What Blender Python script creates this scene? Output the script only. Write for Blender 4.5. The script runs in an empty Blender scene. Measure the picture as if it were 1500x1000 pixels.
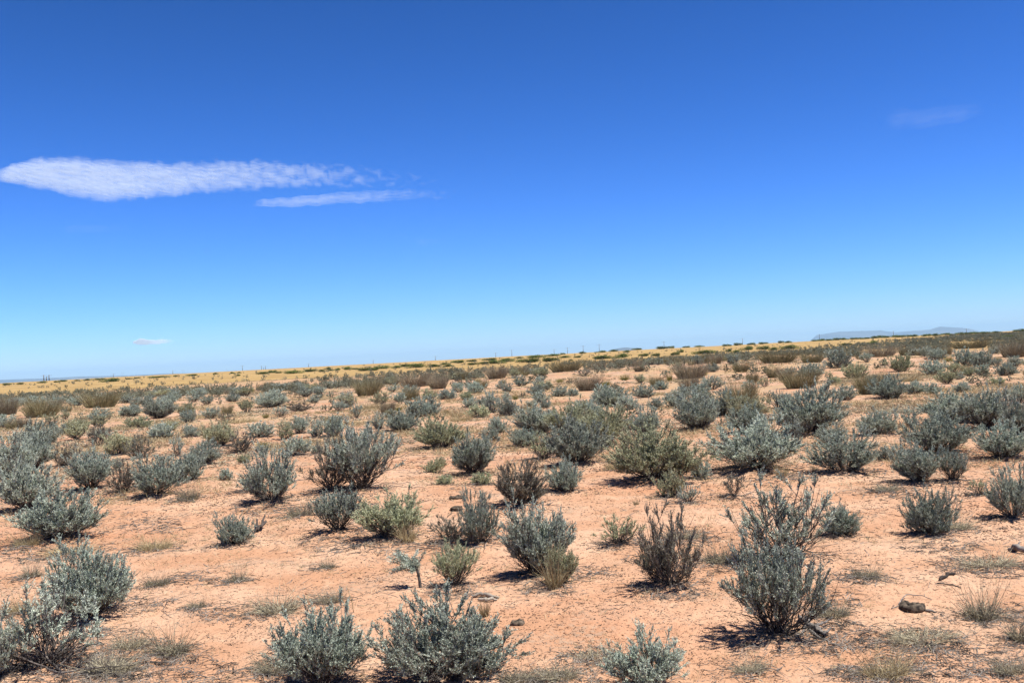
import bpy, math, random
import numpy as np
from mathutils import Vector, Matrix
R = math.radians
scene = bpy.context.scene
col = scene.collection

# ---------------------------------------------------------------- camera
EYE = 1.65
F = 1500.0                       # focal length in photograph pixels (photo is 1500 px wide)
PITCH, ROLL = R(0.78), R(2.86)
fwd = np.array([0, math.cos(PITCH), math.sin(PITCH)])
up0 = np.array([0, -math.sin(PITCH), math.cos(PITCH)])
X0 = np.array([1.0, 0, 0])
camR = math.cos(ROLL)*X0 - math.sin(ROLL)*up0
camU = math.sin(ROLL)*X0 + math.cos(ROLL)*up0
cd = bpy.data.cameras.new('camera'); cam = bpy.data.objects.new('camera', cd); col.objects.link(cam)
cd.sensor_width = 36; cd.lens = 36; cd.clip_start = 0.1; cd.clip_end = 90000
cam.matrix_world = Matrix(((camR[0], camU[0], -fwd[0], 0), (camR[1], camU[1], -fwd[1], 0),
                           (camR[2], camU[2], -fwd[2], EYE), (0, 0, 0, 1)))
scene.camera = cam

# ---------------------------------------------------------------- sky, sun, exposure
SUN_EL, SUN_AZ = 67.0, 112.0     # azimuth clockwise from +Y (the view direction): from the right, a little behind the camera
world = bpy.data.worlds.new("World"); scene.world = world; world.use_nodes = True
wn = world.node_tree; wn.nodes.clear()
sky = wn.nodes.new('ShaderNodeTexSky'); sky.sky_type = 'NISHITA'; sky.sun_disc = False
sky.sun_elevation = R(SUN_EL); sky.sun_rotation = R(SUN_AZ)
sky.altitude = 1500; sky.air_density = 1.0; sky.dust_density = 0.2; sky.ozone_density = 3.0
vm = wn.nodes.new('ShaderNodeVectorMath'); vm.operation = 'SCALE'; vm.inputs['Scale'].default_value = 0.06
sp = wn.nodes.new('ShaderNodeSeparateColor'); cb = wn.nodes.new('ShaderNodeCombineColor')
bg = wn.nodes.new('ShaderNodeBackground'); bg.inputs['Strength'].default_value = 0.10
wo = wn.nodes.new('ShaderNodeOutputWorld')
wn.links.new(sky.outputs[0], vm.inputs[0]); wn.links.new(vm.outputs[0], sp.inputs[0])
for i, (p_, k_) in enumerate(((1.9, 2.9), (1.6, 2.95), (1.85, 6.4))):       # the clear, dry air's deep blue
    pw = wn.nodes.new('ShaderNodeMath'); pw.operation = 'POWER'; pw.inputs[1].default_value = p_
    ml = wn.nodes.new('ShaderNodeMath'); ml.operation = 'MULTIPLY'; ml.inputs[1].default_value = k_*10/1.803
    wn.links.new(sp.outputs[i], pw.inputs[0]); wn.links.new(pw.outputs[0], ml.inputs[0]); wn.links.new(ml.outputs[0], cb.inputs[i])
wn.links.new(cb.outputs[0], bg.inputs['Color']); wn.links.new(bg.outputs[0], wo.inputs['Surface'])
sl = bpy.data.lights.new('sun', 'SUN'); sl.energy = 5.0; sl.angle = R(0.53); sl.color = (1.0, 0.96, 0.90)
so = bpy.data.objects.new('sun', sl); col.objects.link(so)
sd = Vector((math.sin(R(SUN_AZ))*math.cos(R(SUN_EL)), math.cos(R(SUN_AZ))*math.cos(R(SUN_EL)), math.sin(R(SUN_EL))))
so.rotation_euler = sd.to_track_quat('Z', 'Y').to_euler()
scene.view_settings.view_transform = 'Standard'; scene.view_settings.look = 'None'
scene.view_settings.exposure = 0.93; scene.view_settings.gamma = 1.0
scene.render.resolution_x = 1024; scene.render.resolution_y = 682
scene.render.engine = 'CYCLES'
scene.cycles.max_bounces = 6; scene.cycles.transparent_max_bounces = 12
scene.cycles.volume_bounces = 0; scene.cycles.diffuse_bounces = 3

# ---------------------------------------------------------------- numeric helpers
def _hash(ix, iy, seed):
    n = (ix.astype(np.int64)*374761393 + iy.astype(np.int64)*668265263 + seed*974711) & 0x7fffffff
    n = ((n ^ (n >> 13))*1274126177) & 0x7fffffff
    n = (n ^ (n >> 16)) & 0xffff
    return n/65535.0
def vnoise(x, y, seed=0):
    x = np.asarray(x, float); y = np.asarray(y, float)
    ix = np.floor(x); iy = np.floor(y); fx = x-ix; fy = y-iy
    fx = fx*fx*(3-2*fx); fy = fy*fy*(3-2*fy)
    a = _hash(ix, iy, seed); b = _hash(ix+1, iy, seed); c = _hash(ix, iy+1, seed); d = _hash(ix+1, iy+1, seed)
    return (a*(1-fx)+b*fx)*(1-fy) + (c*(1-fx)+d*fx)*fy
def fbm(x, y, seed=0, octs=4):
    s = 0; a = 0.5; t = 0
    for o in range(octs):
        s = s + a*vnoise(x*2**o, y*2**o, seed+o*17); t += a; a *= 0.5
    return s/t
def sstep(a, b, x):
    t = np.clip((x-a)/(b-a), 0, 1); return t*t*(3-2*t)
CREST = 450.0
def H(x, y):
    x = np.asarray(x, float); y = np.asarray(y, float)
    r = np.hypot(x, y); az = np.arctan2(x, np.maximum(y, 1e-6))
    h = 0.10*(vnoise(x/5.0, y/5.0, 3)-0.5)*sstep(4, 12, r) + 0.05*(vnoise(x/1.7, y/1.7, 5)-0.5)
    h = h + 0.5*(vnoise(x/28, y/28, 9)-0.5)*sstep(18, 60, r)*(1-sstep(150, 260, r))
    h = h + 0.55*np.exp(-((x-11)/16)**2-((y-60)/9)**2)
    hc = np.interp(az, [-0.5, -0.46, -0.2, 0.0, 0.15, 0.3, 0.46, 0.6], [0.55, 0.60, 0.85, 1.15, 1.25, 1.32, 1.42, 1.5])
    hc = hc + 0.12*(vnoise(az*40, r/90, 11)-0.5)
    h = h + hc*sstep(130, CREST, r)*(1-sstep(CREST, 520, r)) + (hc)*(r >= CREST)*sstep(CREST, 520, r)*(1-sstep(520, 1800, r))
    h = h - 26*sstep(520, 2500, r)
    return h
def Hf(x, y):       # with the fine relief of trodden sand
    r = np.hypot(x, y)
    k = 1-sstep(14, 40, r)
    m = 0.045*(fbm(np.asarray(x)/0.45, np.asarray(y)/0.45, 21, 3)-0.5) + 0.024*(fbm(np.asarray(x)/0.09, np.asarray(y)/0.09, 31, 2)-0.5)
    z = H(x, y) + m*k
    if MOUNDS:
        near = (r < 22) & (np.asarray(y) > 0)
        if np.ndim(z) == 0:
            if near: z = z + sum(a*math.exp(-((x-X)**2+(y-Y)**2)/(s*s)) for X, Y, s, a in MOUNDS)
        else:
            xs, ys = np.asarray(x)[near], np.asarray(y)[near]; q = np.zeros(xs.shape)
            for X, Y, s, a in MOUNDS:
                w = np.nonzero((np.abs(xs-X) < 2.5*s) & (np.abs(ys-Y) < 2.5*s))[0]
                q[w] += a*np.exp(-((xs[w]-X)**2+(ys[w]-Y)**2)/(s*s))
            z[near] += q
    return z
MOUNDS = []
def ray(px, py):
    d = fwd*F + camR*(px-750) + camU*(500-py)
    return d/np.linalg.norm(d)
_T = np.geomspace(3, 460, 3000)
def ground_at(px, py):
    d = ray(px, py); P = d[None, :]*_T[:, None]
    z = EYE + P[:, 2]; h = H(P[:, 0], P[:, 1])
    w = np.nonzero(z < h)[0]
    if len(w) == 0:
        i = len(_T)-1; a = math.hypot(P[i, 0], P[i, 1]); s = 440/a
        return P[i, 0]*s, P[i, 1]*s
    i = w[0]; return P[i, 0], P[i, 1]
def project(x, y, z):
    v = np.array([x, y, z-EYE]); d = v@fwd
    return 750+F*(v@camR)/d, 500-F*(v@camU)/d

# ---------------------------------------------------------------- materials
def mat(name):
    m = bpy.data.materials.new(name); m.use_nodes = True; m.node_tree.nodes.clear()
    return m, m.node_tree.nodes, m.node_tree.links
KA = 0.72          # overall reflectance of plants and soil
def leafmat(name, c1, c2, scale=9.0, transl=0.25, rough=0.75, rnd=0.24, c3=None):
    c1 = tuple(q*KA for q in c1); c2 = tuple(q*KA for q in c2)
    m, N, L = mat(name)
    out = N.new('ShaderNodeOutputMaterial'); pr = N.new('ShaderNodeBsdfPrincipled'); tr = N.new('ShaderNodeBsdfTranslucent')
    mx = N.new('ShaderNodeMixShader'); mx.inputs[0].default_value = transl
    tc = N.new('ShaderNodeTexCoord'); no = N.new('ShaderNodeTexNoise'); no.inputs['Scale'].default_value = scale; no.inputs['Detail'].default_value = 3
    rp = N.new('ShaderNodeValToRGB'); rp.color_ramp.elements[0].position = 0.35; rp.color_ramp.elements[1].position = 0.65
    rp.color_ramp.elements[0].color = (*c1, 1); rp.color_ramp.elements[1].color = (*c2, 1)
    oi = N.new('ShaderNodeObjectInfo'); hv = N.new('ShaderNodeHueSaturation')
    mr = N.new('ShaderNodeMapRange'); mr.inputs[3].default_value = 1-rnd; mr.inputs[4].default_value = 1+rnd*0.7
    L.new(tc.outputs['Object'], no.inputs['Vector']); L.new(no.outputs['Fac'], rp.inputs[0])
    L.new(oi.outputs['Random'], mr.inputs[0]); L.new(mr.outputs[0], hv.inputs['Value']); mh = N.new('ShaderNodeMapRange'); mo = N.new('ShaderNodeMath'); mo.operation = 'FRACT'; mk = N.new('ShaderNodeMath'); mk.operation = 'MULTIPLY'; mk.inputs[1].default_value = 7.3; L.new(oi.outputs['Random'], mk.inputs[0]); L.new(mk.outputs[0], mo.inputs[0]); L.new(mo.outputs[0], mh.inputs[0]); mh.inputs[3].default_value = .475 if name.startswith('sage_leaf') else .5; mh.inputs[4].default_value = .505 if name.startswith('sage_leaf') else .5; L.new(mh.outputs[0], hv.inputs['Hue']); L.new(rp.outputs[0], hv.inputs['Color'])
    cc = hv.outputs[0]
    if c3:
        n2 = N.new('ShaderNodeTexNoise'); n2.inputs['Scale'].default_value = 2.2
        r2 = N.new('ShaderNodeMapRange'); r2.inputs[1].default_value = 0.55; r2.inputs[2].default_value = 0.70
        m2 = N.new('ShaderNodeMixRGB'); m2.inputs[2].default_value = (*c3, 1)
        L.new(tc.outputs['Object'], n2.inputs['Vector']); L.new(n2.outputs['Fac'], r2.inputs[0]); L.new(r2.outputs[0], m2.inputs[0]); L.new(cc, m2.inputs[1]); cc = m2.outputs[0]
    pr.inputs['Roughness'].default_value = rough; pr.inputs['Specular IOR Level'].default_value = 0.25
    L.new(cc, pr.inputs['Base Color']); L.new(cc, tr.inputs['Color'])
    L.new(pr.outputs[0], mx.inputs[1]); L.new(tr.outputs[0], mx.inputs[2]); L.new(mx.outputs[0], out.inputs['Surface'])
    return m
M = {}
M['sage'] = leafmat('sage_leaf', (0.20, 0.25, 0.195), (0.80, 0.88, 0.70), 19, 0.1)
M['sagegreen'] = leafmat('sage_leaf_green', (0.27, 0.295, 0.17), (0.78, 0.80, 0.50), 17, 0.1)
M['sagebrown'] = leafmat('sage_leaf_dusty', (0.17, 0.155, 0.11), (0.48, 0.46, 0.34), 17, 0.1)
M['sagefar'] = leafmat('sage_far', (0.16, 0.165, 0.10), (0.46, 0.48, 0.34), 0.6, 0.2)
M['stem'] = leafmat('sage_bark', (0.03, 0.026, 0.024), (0.19, 0.16, 0.135), 16, 0.0, 0.9)
M['deadwood'] = leafmat('dead_wood', (0.12, 0.10, 0.085), (0.34, 0.30, 0.26), 22, 0.0, 0.9)
M['litter'] = leafmat('dark_litter', (0.035, 0.028, 0.024), (0.13, 0.10, 0.08), 3, 0.0, 0.95, 0)
M['greylitter'] = leafmat('grey_litter', (0.20, 0.17, 0.14), (0.46, 0.40, 0.32), 3, 0.0, 0.95, 0)
M['straw'] = leafmat('straw', (0.36, 0.26, 0.12), (0.72, 0.60, 0.36), 18, 0.25, 0.8, 0.2)
M['greystraw'] = leafmat('grey_straw', (0.10, 0.085, 0.06), (0.78, 0.69, 0.46), 16, 0.2, 0.8, 0.25)
M['broom'] = leafmat('broom_olive', (0.20, 0.17, 0.08), (0.42, 0.36, 0.19), 6, 0.2, 0.8, 0.2)
M['broombrown'] = leafmat('broom_brown', (0.20, 0.16, 0.10), (0.42, 0.35, 0.23), 6, 0.15, 0.8, 0.2)
M['snake'] = leafmat('snakeweed', (0.22, 0.20, 0.04), (0.36, 0.33, 0.10), 6, 0.3, 0.8, 0.25)
M['mesq'] = leafmat('mesquite_leaf', (0.09, 0.125, 0.022), (0.20, 0.24, 0.05), 5, 0.25, 0.7, 0.3)
M['greytwig'] = leafmat('grey_twig', (0.05, 0.043, 0.038), (0.42, 0.37, 0.31), 9, 0.0, 0.95, 0)
M['log'] = leafmat('old_log', (0.03, 0.026, 0.024), (0.26, 0.23, 0.20), 60, 0.0, 0.95)
M['dung'] = leafmat('old_dung', (0.03, 0.024, 0.018), (0.19, 0.145, 0.10), 45, 0.0, 0.95)
M['polewood'] = leafmat('pole_wood', (0.10, 0.08, 0.07), (0.16, 0.13, 0.11), 1, 0.0, 0.9)
M['ceramic'] = leafmat('insulator', (0.25, 0.25, 0.27), (0.3, 0.3, 0.32), 1, 0.0, 0.4)
M['rock'] = leafmat('mountain_rock', (0.06, 0.065, 0.06), (0.13, 0.12, 0.10), 0.002, 0.0, 0.95, 0)

def ground_material():
    m, N, L = mat('desert_sand')
    out = N.new('ShaderNodeOutputMaterial'); pr = N.new('ShaderNodeBsdfPrincipled')
    pr.inputs['Roughness'].default_value = 0.95; pr.inputs['Specular IOR Level'].default_value = 0.12
    g = N.new('ShaderNodeNewGeometry')
    def noise(scale, detail=4, rough=0.55):
        n = N.new('ShaderNodeTexNoise'); n.inputs['Scale'].default_value = scale; n.inputs['Detail'].default_value = detail
        n.inputs['Roughness'].default_value = rough; L.new(g.outputs['Position'], n.inputs['Vector']); return n.outputs['Fac']
    def mr(src, a, b, c=0, d=1):
        n = N.new('ShaderNodeMapRange'); n.interpolation_type = 'SMOOTHSTEP'
        for i, v in zip((1, 2, 3, 4), (a, b, c, d)): n.inputs[i].default_value = v
        L.new(src, n.inputs[0]); return n.outputs[0]
    def mul(a, b):
        n = N.new('ShaderNodeMath'); n.operation = 'MULTIPLY'; L.new(a, n.inputs[0])
        if isinstance(b, float): n.inputs[1].default_value = b
        else: L.new(b, n.inputs[1])
        return n.outputs[0]
    def add(a, b):
        n = N.new('ShaderNodeMath'); n.operation = 'ADD'; L.new(a, n.inputs[0])
        if isinstance(b, float): n.inputs[1].default_value = b
        else: L.new(b, n.inputs[1])
        return n.outputs[0]
    def mix(f, a, b):
        n = N.new('ShaderNodeMixRGB'); L.new(f, n.inputs[0])
        for i, v in ((1, a), (2, b)):
            if isinstance(v, tuple): n.inputs[i].default_value = (v[0]*KA, v[1]*KA, v[2]*KA, 1)
            else: L.new(v, n.inputs[i])
        return n.outputs[0]
    c = mix(mr(noise(0.9, 6), 0.35, 0.68), (0.50, 0.27, 0.152), (0.62, 0.39, 0.25))
    c = mix(mul(mr(noise(0.23, 5), 0.50, 0.66), 0.5), c, (0.47, 0.20, 0.098))
    # grains, crumbs of clay and crusted patches
    c = mix(mul(mr(noise(38, 3, 0.7), 0.56, 0.70), 0.45), c, (0.30, 0.15, 0.08))
    c = mix(mul(mr(noise(75, 2, 0.7), 0.58, 0.70), 0.45), c, (0.70, 0.43, 0.29))
    c = mix(mul(mul(mr(noise(1.3, 4), 0.50, 0.66), mr(noise(22, 3, 0.7), 0.45, 0.6)), 0.6), c, (0.37, 0.28, 0.20))
    c = mix(mul(mr(noise(3.1, 5, 0.7), 0.55, 0.68), 0.4), c, (0.66, 0.47, 0.31))
    c = mix(mul(mr(noise(14, 4, 0.75), 0.60, 0.68), 0.5), c, (0.30, 0.17, 0.10))
    # distance from where the photographer stood: sparse grass, then the yellow grass plain
    sx = N.new('ShaderNodeVectorMath'); sx.operation = 'LENGTH'; L.new(g.outputs['Position'], sx.inputs[0]); r = sx.outputs['Value']
    mid = mr(r, 9, 38)
    c = mix(mul(mid, mr(noise(0.35, 5, 0.65), 0.42, 0.60, 0, 0.8)), c, (0.46, 0.31, 0.165))
    c = mix(mul(mid, mr(noise(1.7, 5, 0.7), 0.48, 0.62, 0, 0.6)), c, (0.34, 0.26, 0.19))
    wob = add(r, mul(noise(0.02, 3), 60.0))
    yel = mix(mr(noise(0.10, 6, 0.7), 0.38, 0.62), (0.34, 0.218, 0.082), (0.46, 0.31, 0.125))
    yel = mix(mul(mr(noise(0.5, 4, 0.7), 0.58, 0.66), 0.5), yel, (0.24, 0.18, 0.10))
    c = mix(mr(wob, 110, 180), c, yel)
    c = mix(mr(r, 600, 3000), c, (0.30, 0.22, 0.14))
    L.new(c, pr.inputs['Base Color'])
    bs = add(add(mul(noise(9, 5, 0.65), 0.5), mul(noise(45, 3, 0.7), 0.22)), mul(mr(noise(26, 2), 0.60, 0.68), 0.25))
    bp = N.new('ShaderNodeBump'); bp.inputs['Strength'].default_value = 0.9; bp.inputs['Distance'].default_value = 0.05
    L.new(bs, bp.inputs['Height']); L.new(bp.outputs[0], pr.inputs['Normal']); L.new(pr.outputs[0], out.inputs['Surface'])
    return m
M['ground'] = ground_material()

# ---------------------------------------------------------------- mesh buffers
class MB:
    """vertices and quads/tris collected as arrays, linked as ONE mesh object"""
    def __init__(s): s.v = []; s.f = []; s.mi = []; s.n = 0
    def add(s, v, f, mi=0):
        v = np.asarray(v, float).reshape(-1, 3); f = np.asarray(f, int)
        s.v.append(v); s.f.append((f+s.n, mi)); s.n += len(v)
    def merge(s, mesh_arrays, mat4):
        for (v, fl) in [mesh_arrays]:
            vv = v@mat4[:3, :3].T + mat4[:3, 3]; s.v.append(vv)
            for f, mi in fl: s.f.append((f+s.n, mi))
            s.n += len(v)
    def arrays(s): return np.concatenate(s.v), s.f
    def mesh(s, name, mats, smooth=False):
        me = bpy.data.meshes.new(name); V = np.concatenate(s.v)
        me.vertices.add(len(V)); me.vertices.foreach_set('co', V.ravel().astype(np.float32))
        loops = np.concatenate([f.ravel() for f, _ in s.f]); cnt = np.concatenate([np.full(len(f), f.shape[1]) for f, _ in s.f])
        mi = np.concatenate([np.full(len(f), m_) for f, m_ in s.f])
        me.loops.add(len(loops)); me.loops.foreach_set('vertex_index', loops.astype(np.int32))
        st = np.concatenate([[0], np.cumsum(cnt)[:-1]])
        me.polygons.add(len(cnt)); me.polygons.foreach_set('loop_start', st.astype(np.int32)); me.polygons.foreach_set('loop_total', cnt.astype(np.int32))
        me.polygons.foreach_set('material_index', mi.astype(np.int32))
        if smooth: me.polygons.foreach_set('use_smooth', np.ones(len(cnt), bool))
        for m_ in (mats if isinstance(mats, (list, tuple)) else [mats]): me.materials.append(m_)
        me.update(calc_edges=True); me.validate(); return me
    def tube(s, pts, rad, n=3, mi=0, cap=False):
        pts = np.asarray(pts, float); rad = np.asarray(rad, float); k = len(pts)
        d = np.gradient(pts, axis=0); d /= np.linalg.norm(d, axis=1)[:, None]+1e-9
        a = np.cross(d, np.where(np.abs(d[:, 2:3]) > 0.9, [[1., 0, 0]], [[0, 0, 1.]])); a /= np.linalg.norm(a, axis=1)[:, None]+1e-9
        b = np.cross(d, a); th = np.arange(n)*2*math.pi/n
        V = pts[:, None]+rad[:, None, None]*(np.cos(th)[None, :, None]*a[:, None]+np.sin(th)[None, :, None]*b[:, None])
        i = np.arange(k-1)[:, None]; j = np.arange(n)[None]; j2 = (j+1) % n
        f = np.stack([i*n+j, i*n+j2, (i+1)*n+j2, (i+1)*n+j], -1).reshape(-1, 4)
        s.add(V, f, mi)
        if cap: s.f.append((np.array([[s.n-n*k+q for q in range(n)][::-1]]), mi)); s.f.append((np.array([[s.n-n+q for q in range(n)]]), mi))
    def blades(s, base, dr, L_, w, rng, mi=0, bend=0.0):
        """slim leaf quads: base points, unit directions, lengths, widths"""
        n = len(base); side = np.cross(dr, rng.normal(size=(n, 3))); side /= np.linalg.norm(side, axis=1)[:, None]+1e-9
        L_ = np.broadcast_to(L_, n)[:, None]; w = np.broadcast_to(w, n)[:, None]
        mid = base+dr*L_*0.5; tip = base+dr*L_; tip[:, 2] -= bend*L_[:, 0]
        V = np.stack([base, mid+side*w/2, tip, mid-side*w/2], 1)
        s.add(V, np.arange(4*n).reshape(-1, 4), mi)
def tag(o, label=None, cat=None, group=None, kind=None):
    if label: o['label'] = label
    if cat: o['category'] = cat
    if group: o['group'] = group
    if kind: o['kind'] = kind
    return o
def link(name, me, loc=(0, 0, 0), parent=None):
    o = bpy.data.objects.new(name, me); col.objects.link(o); o.location = loc
    if parent: o.parent = parent
    return o

# ---------------------------------------------------------------- ground sheet
def build_ground():
    a1 = np.arange(-31, 31.01, 0.11); a0 = np.arange(-180, -31, 3.0); a2 = np.arange(34, 180, 3.0)
    az = np.radians(np.concatenate([a0, a1, a2]))
    rr = np.concatenate([[0.02, 1, 2, 3], np.geomspace(3.6, 16, 330), np.geomspace(16.1, 520, 330), np.geomspace(540, 21000, 60)])
    A, RR = np.meshgrid(az, rr); x = RR*np.sin(A); y = RR*np.cos(A); z = Hf(x, y)
    na = len(az); nr = len(rr); i = np.arange(nr-1)[:, None]; j = np.arange(na)[None]; j2 = (j+1) % na
    f = np.stack([i*na+j, i*na+j2, (i+1)*na+j2, (i+1)*na+j], -1).reshape(-1, 4)[:, ::-1]
    b = MB(); b.add(np.stack([x, y, z], -1), f)
    tag(link('ground', b.mesh('ground', M['ground'], True)), kind='structure')

# ---------------------------------------------------------------- distant mountains and mesas
def range_mesh(name, prof, D, depth, seed, rough=0.25):
    px = np.array([p[0] for p in prof], float); py = np.array([p[1] for p in prof], float)
    xs = np.linspace(px[0], px[-1], 160); ys = np.interp(xs, px, py)
    top = []; az = []
    for a, b in zip(xs, ys):
        d = ray(a, b); hd = math.hypot(d[0], d[1]); top.append(EYE+d[2]/hd*D); az.append(math.atan2(d[0], d[1]))
    top = np.array(top); az = np.array(az); K = 26
    k = np.linspace(-1, 1, K)
    A, Kk = np.meshgrid(az, k); T = np.meshgrid(top, k)[0]
    shape = np.clip(1-np.abs(Kk)**1.6, 0, 1)
    rid = 1-rough*np.abs(2*fbm(A*60, Kk*3+seed, seed, 3)-1)*np.clip(np.abs(Kk)*3, 0, 1)*2
    z = -27+(T+27)*shape*rid
    r = D+depth*Kk
    x = r*np.sin(A); y = r*np.cos(A); n = len(az)
    i = np.arange(K-1)[:, None]; j = np.arange(n-1)[None]
    f = np.stack([i*n+j, (i+1)*n+j, (i+1)*n+j+1, i*n+j+1], -1).reshape(-1, 4)[:, ::-1]
    b = MB(); b.add(np.stack([x, y, z], -1), f)
    return tag(link(name, b.mesh(name, M['rock'], True)), kind='structure')
range_mesh('mountain_range', [(1176, 507), (1188, 498), (1196, 491), (1212, 488), (1230, 485.5), (1265, 484), (1290, 483.5), (1310, 486.5), (1322, 485.5), (1340, 483.8),
    (1362, 482.5), (1370, 480), (1377, 478), (1392, 479.0), (1408, 479.8), (1425, 482.5), (1442, 487), (1460, 496)], 17000, 1500, 4)
range_mesh('far_mesas', [(-120, 562), (-60, 557), (0, 556), (60, 554.0), (100, 552), (118, 551.2), (170, 550.2), (200, 549), (250, 546.6), (300, 546.4), (330, 545.2), (365, 543.8), (390, 545.4), (470, 546)], 14500, 1200, 8, 0.15)
range_mesh('far_hills', [(500, 541), (507, 537.5), (513, 537), (522, 538), (530, 534.8), (536, 533.4), (540, 533.9), (546, 533.5), (552, 534), (560, 537.5), (570, 541)], 12500, 700, 12)
range_mesh('far_butte', [(888, 521), (899, 511.5), (903, 510.4), (912, 509.2), (918, 508.6), (925, 509.4), (936, 509.3), (941, 511.5), (950, 519)], 9500, 500, 15, 0.12)

# ---------------------------------------------------------------- plant shapes (unit height 1, half width about 0.55)
def stemset(rng, nmain, spread, foliage_from, nbranch, ntwig, leaves, leaf_len, leaf_w, stem_r, lod, upright=0.65, crook=0.05, lean=(0, 0), thr=0.4, nclump=9):
    st = MB(); fo = MB()
    cl = [(2*math.pi*(q*.618), spread*math.sqrt((q+.35)/nclump), rng.uniform(.74, 1.05)) for q in range(nclump)]
    lb, ld, ll = [], [], []
    for i in range(nmain):
        cp, ct, cL = cl[i % nclump]
        c0 = np.array([math.sin(ct)*math.cos(cp), math.sin(ct)*math.sin(cp), math.cos(ct)])+rng.normal(size=3)*np.array([.17, .17, .12])
        c0[2] = max(c0[2], 0.10); d0 = c0+np.array([lean[0], lean[1], 0]); d0 /= np.linalg.norm(d0); th = math.acos(min(1, d0[2])); phi = math.atan2(d0[1], d0[0])
        # crown outline: an uneven dome of separate heads
        Lm = (0.66+0.34*max(math.cos(th), 0)**0.5)*cL*(1-0.42*rng.uniform(0, 1)**2)
        b0 = np.array([math.cos(phi), math.sin(phi), 0])*rng.uniform(0, 0.07)
        b0[2] = -0.03
        n = 6; t = np.linspace(0, 1, n)[:, None]
        upv = np.array([0, 0, 1.0]); cv = d0*(1-0.35*t)+upv*0.35*t*upright
        P = b0+np.cumsum(np.vstack([np.zeros(3), cv[:-1]*Lm*0.62/(n-1)]), 0)+rng.normal(size=(n, 3))*crook*np.array([1, 1, .3])*t
        st.tube(P, stem_r*rng.uniform(.7, 1.25)*(1-0.6*t[:, 0]), 3)
        for jb in range(nbranch):
            s0 = rng.uniform(0.28, 1.0) if jb else 1.0
            q = s0*(n-1); qi = min(int(q), n-2); p0 = P[qi]+(P[qi+1]-P[qi])*(q-qi)
            out = rng.normal(size=3)*0.42; bd = cv[qi]*1.0+out; bd[2] = abs(bd[2])*0.8+0.25*upright; bd /= np.linalg.norm(bd)
            Lb = Lm*rng.uniform(0.20, 0.36)
            p1 = p0+bd*Lb*.5+rng.normal(size=3)*0.012; bd2 = bd+np.array([0, 0, 0.35*upright]); bd2 /= np.linalg.norm(bd2); p2 = p1+bd2*Lb*.5
            if lod < 2: st.tube([p0, p1, p2], [stem_r*.5, stem_r*.36, stem_r*.2], 3)
            if rng.uniform() < foliage_from or (s0 < thr and rng.uniform() < .75): continue   # bare, dead branch
            for k in range(ntwig):
                u = 1-0.6*rng.uniform()**1.5; a = p0+(p1-p0)*min(1, 2*u) if u < .5 else p1+(p2-p1)*(2*u-1)
                td = bd2+rng.normal(size=3)*0.33; td[2] = abs(td[2])+0.25*upright; td /= np.linalg.norm(td)
                Lt = rng.uniform(0.06, 0.13)
                if lod == 0: st.tube([a, a+td*Lt*.8], [stem_r*.22, stem_r*.1], 3)
                m_ = leaves; s_ = rng.uniform(0.05, 1.0, m_)
                lb.append(a+td*Lt*s_[:, None]); dd = td*1.0+rng.normal(size=(m_, 3))*0.48; lv = dd/np.linalg.norm(dd, axis=1)[:, None]
                ld.append(lv); ll.append(leaf_len*rng.uniform(.6, 1.2, m_)*(1.1-0.4*s_))
    for i in range((70, 26, 0)[min(lod, 2)]):      # tangle of short dead twigs low down
        ph = rng.uniform(0, 6.28); r0 = rng.uniform(0.02, .22); a = np.array([r0*math.cos(ph), r0*math.sin(ph), rng.uniform(-.02, .12)])
        d = np.array([math.cos(ph)*rng.uniform(.4, 1.3), math.sin(ph)*rng.uniform(.4, 1.3), rng.uniform(-.05, .9)])+rng.normal(size=3)*.3; L_ = rng.uniform(.10, .30)
        m1 = a+d*L_*.5+rng.normal(size=3)*.02; st.tube([a, m1, m1+(d+rng.normal(size=3)*.4)*L_*.5], [stem_r*.38, stem_r*.28, stem_r*.12], 3)
    if lb:
        fo.blades(np.concatenate(lb), np.concatenate(ld), np.concatenate(ll), leaf_w, rng)
    return st, fo
SAGE = {0: [], 1: [], 2: []}
def add_sage(lod, seed, **k):
    rng = np.random.default_rng(seed); st, fo = stemset(rng, lod=lod, **k)
    V = np.concatenate([np.concatenate(fo.v), np.concatenate(st.v)])
    zmax = np.percentile(V[:, 2], 99.0); wmax = np.percentile(np.abs(V[:, 0]), 96.5)
    S = np.array([0.5/wmax, 0.5/wmax, 1/zmax])
    for b in (st, fo): b.v = [v*S for v in b.v]
    SAGE[lod].append((st, fo))
# near: fine leaves
D0 = dict(nbranch=6, ntwig=8, leaves=30, leaf_len=0.027, leaf_w=0.0072, stem_r=0.0085)
add_sage(0, 1, nmain=60, spread=1.25, foliage_from=0.03, thr=.25, nclump=12, **D0)            # 0 full mound
add_sage(0, 2, nmain=58, spread=0.95, foliage_from=0.06, thr=.3, nclump=10, **D0)             # 1 upright, full
add_sage(0, 3, nmain=46, spread=1.05, foliage_from=0.16, thr=.55, nclump=9, crook=0.07, **D0) # 2 open, bare stems low down
add_sage(0, 4, nmain=48, spread=1.2, foliage_from=0.04, thr=.3, nclump=6, **D0)               # 3 separate heads
add_sage(0, 5, nmain=40, spread=1.0, foliage_from=0.30, thr=.97, nclump=8, crook=.07, **dict(D0, ntwig=10))    # 4 thin, tufted tips
add_sage(0, 6, nmain=64, spread=1.4, foliage_from=0.0, thr=.2, nclump=14, **D0)               # 5 dense dome
D1 = dict(nbranch=5, ntwig=5, leaves=15, leaf_len=0.048, leaf_w=0.0155, stem_r=0.011)
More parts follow.
